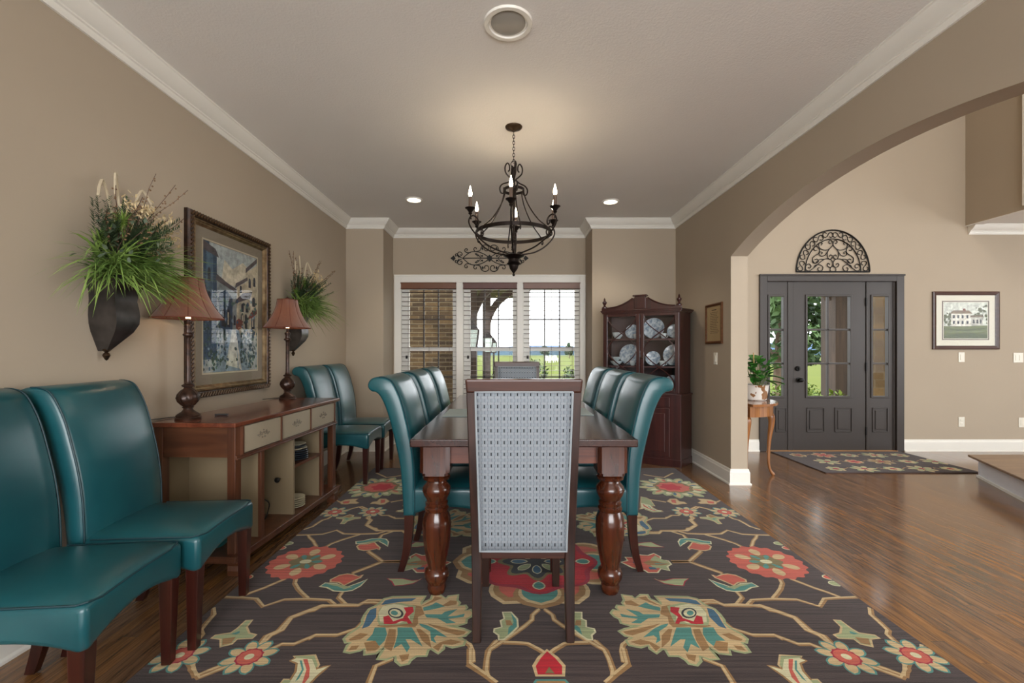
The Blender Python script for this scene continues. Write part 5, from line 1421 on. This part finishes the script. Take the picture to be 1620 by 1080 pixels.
P2('house',[(.17,.34),(.62,.34),(.62,.70),(.17,.70)]); P2('hshade',[(.62,.36),(.9,.36),(.9,.60),(.62,.60)]); P2('hroof',[(.13,.69),(.66,.69),(.58,.78),(.22,.78)]); P2('hroof',[(.6,.59),(.93,.59),(.88,.64),(.62,.64)]); P2('chim',[(.44,.76),(.5,.76),(.5,.83),(.44,.83)])
for x in (.21,.31,.41,.52):
    for y in (.40,.56): P2('dark',[(x,y),(x+.045,y),(x+.045,y+.09),(x,y+.09)])
for x in (.67,.75,.83): P2('dark',[(x,.42),(x+.035,.42),(x+.035,.52),(x,.52)])
b.build('print', pm2, t, smooth=False, recalc=False)
MB().box(-w+.042,w-.042,-.0125,-.0118,-h+.042,h-.042).build('glazing', M['glass_pic'], t, smooth=False)

# ---------------------------------------------------------------- half round hall table and plant
t = thing('half_round_table', 'honey oak half round table with cabriole legs standing behind the arch pier', 'side table', (XW+.03, 4.47, 0))
OK_ = M['oak']
b = MB(); r = .415; poly = [(0,-r),(.01,-r)]+[(r*sin(pi*i/24)*.98, -r*cos(pi*i/24)) for i in range(1,24)]+[(.01,r),(0,r)]
b.prism(poly, .700, .722); b.build('tabletop', wood('oak_top', (150,96,52), (112,66,34), .2, 0, .6, .5), t, smooth=False, bevel=.006, seg=3)
r2 = .365; poly = [(0,-r2)]+[(r2*sin(pi*i/24), -r2*cos(pi*i/24)) for i in range(1,24)]+[(0,r2)]
b = MB(); b.prism(poly, .60, .70); b.build('apron', OK_, t, smooth=False)
for a in (-88,-12,62,86):
    aa = R(a); 
    b = MB(); out = Vector((cos(aa), sin(aa), 0)); 
    path = [(.005,.70,.030),(.005,.60,.030),(.020,.56,.036),(.022,.50,.030),(.006,.38,.022),(-.004,.24,.017),(-.002,.12,.014),(.010,.055,.013),(.030,.022,.017),(.038,.010,.018),(.040,.0,.012)]
    P_ = smooth_path([(d,z,w_) for d,z,w_ in path], 4)
    pts = []; rad_ = []
    for q in P_: pts.append((out.x*(r2-.02+q[0]), out.y*(r2-.02+q[0])+0, q[1])); rad_.append(q[2]*.9)
    if a == -88: pts = [(max(.03,x), y+.10, z) for x,y,z in pts]
    pts = [(max(.02,x),y,max(z,.004)) for x,y,z in pts]
    b.tube(pts, rad_, 12)
    lg = b.build('leg', OK_, t, angle=60)
    q = MB(); px_, py_ = out.x*(r2+.012), out.y*(r2+.012)+(.10 if a == -88 else 0); sd = Vector((-out.y,out.x,0))
    q.tube([(px_+sd.x*u, py_+sd.y*u, .565+v) for u, v in spiral(0,0,.030,pi/2,1.3,.006,18)], .008, 8); q.build('carved_knee', OK_, lg)
pl = thing('potted_plant', 'leafy green plant in a white and brown pot on the half round table', 'plant', (2.40, 4.44, .7225))
def potm():
    m, b, n = base('brown_and_white_glaze', (214,206,196), .3)
    f = n.noise(n.obj(), 13, 2, .5); r_ = n.math('GREATER_THAN', f, .55); n.link(n.mix(r_, lin((214,208,200)), lin((136,96,62))), b.inputs['Base Color']); return m
MB().lathe([(0,0),(.085,0),(.098,.01),(.110,.10),(.118,.145),(.122,.150),(.115,.152),(.105,.135),(0,.13)], n=32).build('pot', potm(), pl)
rnd = random.Random(11); b = MB(); st = MB()
def big_leaf(b, p, d, L, w):
    d = d.normalized(); up_ = Vector((0,0,1)); s = d.cross(up_); s = s.normalized() if s.length > .1 else Vector((1,0,0)); n_ = s.cross(d); vs = []
    N = 7
    for i in range(N+1):
        t_ = i/N; c = p+d*L*t_-up_*(.25*L*t_*t_); ww = w*(sin(pi*min(1,t_*.93+.07))**.7); vs += [c-s*ww/2+n_*.012, c, c+s*ww/2+n_*.012]
    b.add(vs, [(3*i+j,3*i+j+1,3*i+j+4,3*i+j+3) for i in range(N) for j in (0,1)])
for k in range(46):
    a = rnd.uniform(0,2*pi); rr_ = rnd.uniform(0,.13); p = Vector((rr_*cos(a), rr_*sin(a), rnd.uniform(.18,.40)))
    big_leaf(b, p, Vector((cos(a)*1.0,sin(a)*1.0,rnd.uniform(-.2,1.0))), rnd.uniform(.09,.15), rnd.uniform(.06,.095)); st.tube([(0,0,.13),(p.x*.5,p.y*.5,p.z*.6),tuple(p)], .003, 5)
big_leaf(b, Vector((.10,-.03,.34)), Vector((.6,-.5,.9)), .15, .12)
b.build('leaves', mat('glossy_leaf', (60,124,42), .35, c2=(38,92,34), nscale=10), pl, recalc=False); st.build('stems', mat('stem', (96,110,60), .6), pl)
MB().tube([(-.02,-.02,.13),(-.03,-.02,.46)], .005, 8).build('stake', mat('bamboo', (170,140,90), .6), pl)
# ---------------------------------------------------------------- outdoors
def ground():
    m, b, n = base('sunny_lawn', (140,180,50), .9, 0, .1)
    v = n.obj((1,1,1)); f = n.noise(v, .35, 4, .6); f2 = n.noise(v, 6, 3, .6)
    n.link(n.mix(n.math('ADD', n.math('MULTIPLY', f, .6), n.math('MULTIPLY', f2, .4)), lin((56,66,6)), lin((84,92,12))), b.inputs['Base Color'])
    return m
o = MB().box(-60,160,YBAY+.3,170,-.60,-.40).build('ground_lawn', ground(), smooth=False); struct(o)
struct(MB().box(-4,7,YBAY+.13,YBAY+5.0,-.40,-.12).build('floor_porch', mat('porch_concrete', (150,140,126), .85, nscale=2, bump=.2), smooth=False))
# hills beyond
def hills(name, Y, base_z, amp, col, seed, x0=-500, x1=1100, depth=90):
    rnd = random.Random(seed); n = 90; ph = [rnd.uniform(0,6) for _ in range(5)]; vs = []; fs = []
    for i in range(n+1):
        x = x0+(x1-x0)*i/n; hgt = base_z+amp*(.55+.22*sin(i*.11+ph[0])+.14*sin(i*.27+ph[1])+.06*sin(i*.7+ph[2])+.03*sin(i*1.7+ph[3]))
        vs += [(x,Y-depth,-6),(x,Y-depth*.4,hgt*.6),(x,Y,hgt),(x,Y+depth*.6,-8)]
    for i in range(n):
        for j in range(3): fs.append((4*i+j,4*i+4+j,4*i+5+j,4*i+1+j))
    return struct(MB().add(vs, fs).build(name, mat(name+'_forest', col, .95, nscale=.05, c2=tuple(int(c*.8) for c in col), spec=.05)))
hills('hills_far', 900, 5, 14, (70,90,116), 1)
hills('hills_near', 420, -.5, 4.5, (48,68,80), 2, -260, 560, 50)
def brick_mat(nm, c1, c2, mor, w=.215, h=.068):
    m, b, n = base(nm, c1, .9, 0, .2)
    tc = n.node('ShaderNodeTexCoord'); s = n.node('ShaderNodeSeparateXYZ'); n.link(tc.outputs['Object'], s.inputs[0]); cb = n.node('ShaderNodeCombineXYZ')
    n.link(n.math('ADD', s.outputs[0], s.outputs[1]), cb.inputs[0]); n.link(s.outputs[2], cb.inputs[1])
    br = n.node('ShaderNodeTexBrick'); br.inputs['Scale'].default_value = 1; br.inputs['Brick Width'].default_value = w; br.inputs['Row Height'].default_value = h
    br.inputs['Mortar Size'].default_value = .006; br.inputs['Color1'].default_value = lin(c1); br.inputs['Color2'].default_value = lin(c2); br.inputs['Mortar'].default_value = lin(mor); br.inputs['Bias'].default_value = -.1
    n.link(cb.outputs[0], br.inputs['Vector']); f = n.noise(tc.outputs['Object'], 14, 4, .7)
    n.link(n.mix(n.math('MULTIPLY', f, .7), br.outputs['Color'], lin(tuple(int(v*.5) for v in c1))), b.inputs['Base Color']); n.link(n.bump(br.outputs['Fac'], -.4, .01), b.inputs['Normal'])
    return m
BR = brick_mat('tan_brick', (86,68,44), (44,34,24), (112,100,78))
struct(MB().box(-3.4,-.80,7.25,7.5,-.2,3.3).build('wall_brick_outside', BR, smooth=False))
struct(MB().box(-3.4,-3.2,6.03,7.3,-.2,3.3).build('wall_brick_outside_left', BR, smooth=False))
# porch roof framing and posts
PW = wood('weathered_cedar', (72,56,44), (46,36,28), .8, 2, .6, 0); PWx = wood('weathered_cedar_beam', (72,56,44), (46,36,28), .8, 0, .6, 0)
def post(label, x, y, w=.2):
    t = thing('porch_post', label, 'post', (x,y,-.12))
    MB().box(-w/2,w/2,-w/2,w/2,0,2.9).build('shaft', PW, t, smooth=False, bevel=.008)
    MB().box(-w/2-.04,w/2+.04,-w/2-.04,w/2+.04,0,.14).build('base_block', PW, t, smooth=False, bevel=.008)
    b = MB(); 
    ps = [( .0+ .95*(1-cos(pi/2*i/10)), 0, 1.75+.95*sin(pi/2*i/10)) for i in range(11)]
    for i in range(10): b.bar(ps[i], ps[i+1], .14, .14, up=(0,1,0))
    b.build('curved_brace', PWx, t, smooth=False)
    return t
post('thick cedar porch post nearest the bay, seen through the middle blind', -.70, 8.4, .2)
post('second cedar porch post, just right of the nearest one through the middle blind', -.50, 10.0, .17)
post('cedar porch post seen through the right half of the entry door', 5.68, 7.85, .37).scale = (-1,1,1)
b = MB(); b.box(-.85,.25,8.3,8.5,2.62,2.85); b.box(-.85,.45,9.9,10.1,2.62,2.85)
for k in range(4): b.box(-.8+.28*k,-.72+.28*k,7.6,11,2.85,2.99)
b.box(-.9,.30,7.6,12.3,2.62,2.68)
struct(b.build('trim_porch_beams', PWx, smooth=False))
b = MB(); b.box(4.2,6.6,7.35,7.55,2.45,2.7); struct(b.build('trim_door_porch_beam', PWx, smooth=False))
struct(MB().box(6.34,6.62,7.9,8.3,-.3,2.6).build('wall_stone_pier', brick_mat('buff_stone', (128,104,70), (92,74,50), (120,108,88), .3, .14), smooth=False))
def lantern(label, x, y, z, s=1.0):
    t = thing('porch_lantern', label, 'lantern', (x,y,z)); t.scale = (s,s,s)
    b = MB(); 
    for a in (-1,1):
        for c in (-1,1): b.bar((a*.055,c*.055,-.12),(a*.085,c*.085,.12),.012,.012)
    b.box(-.07,.07,-.07,.07,-.14,-.12); b.lathe([(.13,.12),(.06,.19),(.02,.22),(.012,.27),(0,.28)], n=4, a0=pi/4); b.build('frame', M['iron'], t, smooth=False)
    MB().lathe([(.072,-.12),(.112,.12)], n=4, a0=pi/4).build('glass_panes', mat('pale_lantern_glass', (206,222,216), .1), t, smooth=False)
    return t
lantern('lantern with pale glass on the nearest porch post', -.66, 8.17, 1.42, 1.3)
lantern('lantern with pale glass on the second porch post', -.46, 9.77, 1.33, 1.25)
t = lantern('dark post lantern standing on the lawn beyond the porch posts', -.36, 10.4, 1.28, .9)
MB().tube([(0,0,-.14),(0,0,-1.86)], .025, 8).build('pole', M['iron'], t)
# shrubs and trees
def leafball(b, c, r, n, s, rnd, mi=0, flat=1.0):
    for k in range(n):
        d = Vector((rnd.gauss(0,1),rnd.gauss(0,1),rnd.gauss(0,1))).normalized(); p = Vector(c)+Vector((d.x*r,d.y*r,d.z*r*flat))*rnd.uniform(.55,1)**.5
        u = Vector((rnd.gauss(0,1),rnd.gauss(0,1),rnd.gauss(0,1))).normalized(); v = u.cross(d+Vector((.1,.2,.3))).normalized(); q = s*rnd.uniform(.6,1.3)
        b.add([p-u*q, p+v*q*.5, p+u*q, p-v*q*.5], [(0,1,2,3)], mi)
def shrub(label, x, y, r, c, c2, n=900, flat=.8, z=None, cat='shrub', name='garden_shrub', group=None, s=.05):
    rnd = random.Random(int(x*100+y*10)); t = thing(name, label, cat, (x,y,-.4 if z is None else z), 0, group)
    b = MB()
    for k in range(5): leafball(b, (rnd.uniform(-.5,.5)*r, rnd.uniform(-.4,.4)*r, r*flat*rnd.uniform(.8,1.1)), r*rnd.uniform(.6,.85), n//5, s, rnd, flat=flat)
    b.build('foliage', mat('foliage', tuple(int(v*.68) for v in c), .7, c2=tuple(int(v*.68) for v in c2), nscale=3), t, smooth=False, recalc=False)
    b = MB()
    for k in range(6): b.tube([(0,0,0),(rnd.uniform(-.3,.3)*r,rnd.uniform(-.3,.3)*r,r*flat)], .02*r, 5)
    b.build('stems', mat('bark', (84,66,50), .9), t)
g = 'shrubs on the lawn beyond the bay window'
shrub('bright lime shrub beside the porch posts outside the bay', -.06, 11.2, .52, (120,160,40), (88,130,30), flat=1.3)
shrub('low green shrub outside the right bay window, left of the muntin', .55, 10.3, .46, (96,132,48), (60,98,34), flat=1.75, group=g)
shrub('low green shrub outside the right bay window, at its right end', 1.36, 9.0, .46, (86,120,44), (54,90,32), flat=1.75, group=g)
def tree(label, x, y, h, r, c, c2, n=5000, s=.12, name='garden_tree'):
    rnd = random.Random(int(x*10+y)); t = thing(name, label, 'tree', (x,y,-.4)); b = MB()
    for k in range(16):
        a = rnd.uniform(0,2*pi); rr_ = rnd.uniform(0,.75)*r; zz = rnd.uniform(.38,1)*h; q = r*rnd.uniform(.28,.45)*(1.25-zz/h*.6)
        leafball(b, (rr_*cos(a)*(1.3-zz/h), rr_*sin(a), zz), q, n//16, s, rnd)
    b.build('crown', mat('tree_leaf', tuple(int(v*.66) for v in c), .7, c2=tuple(int(v*.66) for v in c2), nscale=1.2), t, smooth=False, recalc=False)
    b = MB(); b.tube([(0,0,0),(.05,0,h*.4),(0,0,h*.85)], [r*.09,r*.06,r*.02], 8)
    for k in range(8):
        a = rnd.uniform(0,2*pi); z0 = rnd.uniform(.3,.7)*h; b.tube([(0,0,z0),(cos(a)*r*.5,sin(a)*r*.5,z0+.15*h)], [r*.03,r*.012], 6)
    b.build('trunk', mat('trunk_bark', (86,70,56), .9), t); return t
tree('leafy tree outside the entry door, filling the left sidelight', 7.2, 12.2, 4.4, 1.9, (84,124,54), (44,84,40))
shrub('lime green shrub outside the left half of the entry door', 5.9, 9.5, .65, (150,176,50), (110,150,36), 1400)
shrub('bright yellow green fern like shrub against the porch post outside the door', 5.10, 6.75, .50, (176,204,40), (130,170,30), 1500, s=.045, z=-.12)
shrub('dark climbing plant on the stone pier outside the right sidelight', 6.15, 7.05, .30, (60,96,44), (36,64,34), 1200, 1.6, z=-.4, s=.035)
tree('distant round tree on the field seen left of centre in the right bay window', 9.2, 118, 2.3, 1.9, (70,104,64), (52,84,56), 2200, .35, 'field_tree')
tree('distant round tree on the field at the right end of the right bay window', 12.9, 98, 3.0, 1.3, (76,112,60), (54,88,50), 2200, .32, 'field_tree')
for i in range(7):
    x = 30+i*16
    tree('%s tree from the left in the far row beyond the entry door' % ['first','second','third','fourth','fifth','sixth','seventh'][i], 62+i*7, 84+((i*37)%9), 8, 4.5, (86,118,84), (60,92,70), 900, .5, 'field_tree')
def lawnchair(label, x, y, rz, c, g, z=-.4):
    t = thing('lawn_chair', label, 'chair', (x,y,z), rz, g); m_ = mat('lawn_chair_paint', c, .6)
    b = MB()
    for k in range(5): b.bar((-.22+.11*k,.12,.28),(-.26+.13*k,.50,1.02-.04*abs(k-2)),.095,.02,up=(1,0,0))
    b.build('backrest', m_, t, smooth=False)
    MB().box(-.27,.27,-.34,.16,.30,.325).build('seat', m_, t, smooth=False)
    for sx in (-1,1):
        MB().box(sx*.34-.06,sx*.34+.06,-.40,.32,.55,.575).build('armrest', m_, t, smooth=False)
        MB().box(sx*.31-.02,sx*.31+.02,-.36,-.28,0,.55).build('leg', m_, t, smooth=False); MB().box(sx*.31-.02,sx*.31+.02,.22,.32,0,.55).build('leg', m_, t, smooth=False)
    return t
for i, (x, y) in enumerate(((5.2,62),(5.95,63.5),(6.7,65))):
    lawnchair('white slatted lawn chair on the field, the %s of the three' % ['left one','middle one','right one'][i], x, y, R(150), (236,236,232), 'white lawn chairs on the field')
lawnchair('dark grey lawn chair behind the nearest porch post', -.98, 9.45, R(60), (110,128,138), None, -.12)
lawnchair('dark grey lawn chair leaning close beside the brick wall end', -1.35, 8.55, R(70), (84,100,110), None, -.12)

struct(MB().box(6.63,6.86,7.85,8.05,-.12,2.6).build('trim_white_corner_board', M['trim'], smooth=False))
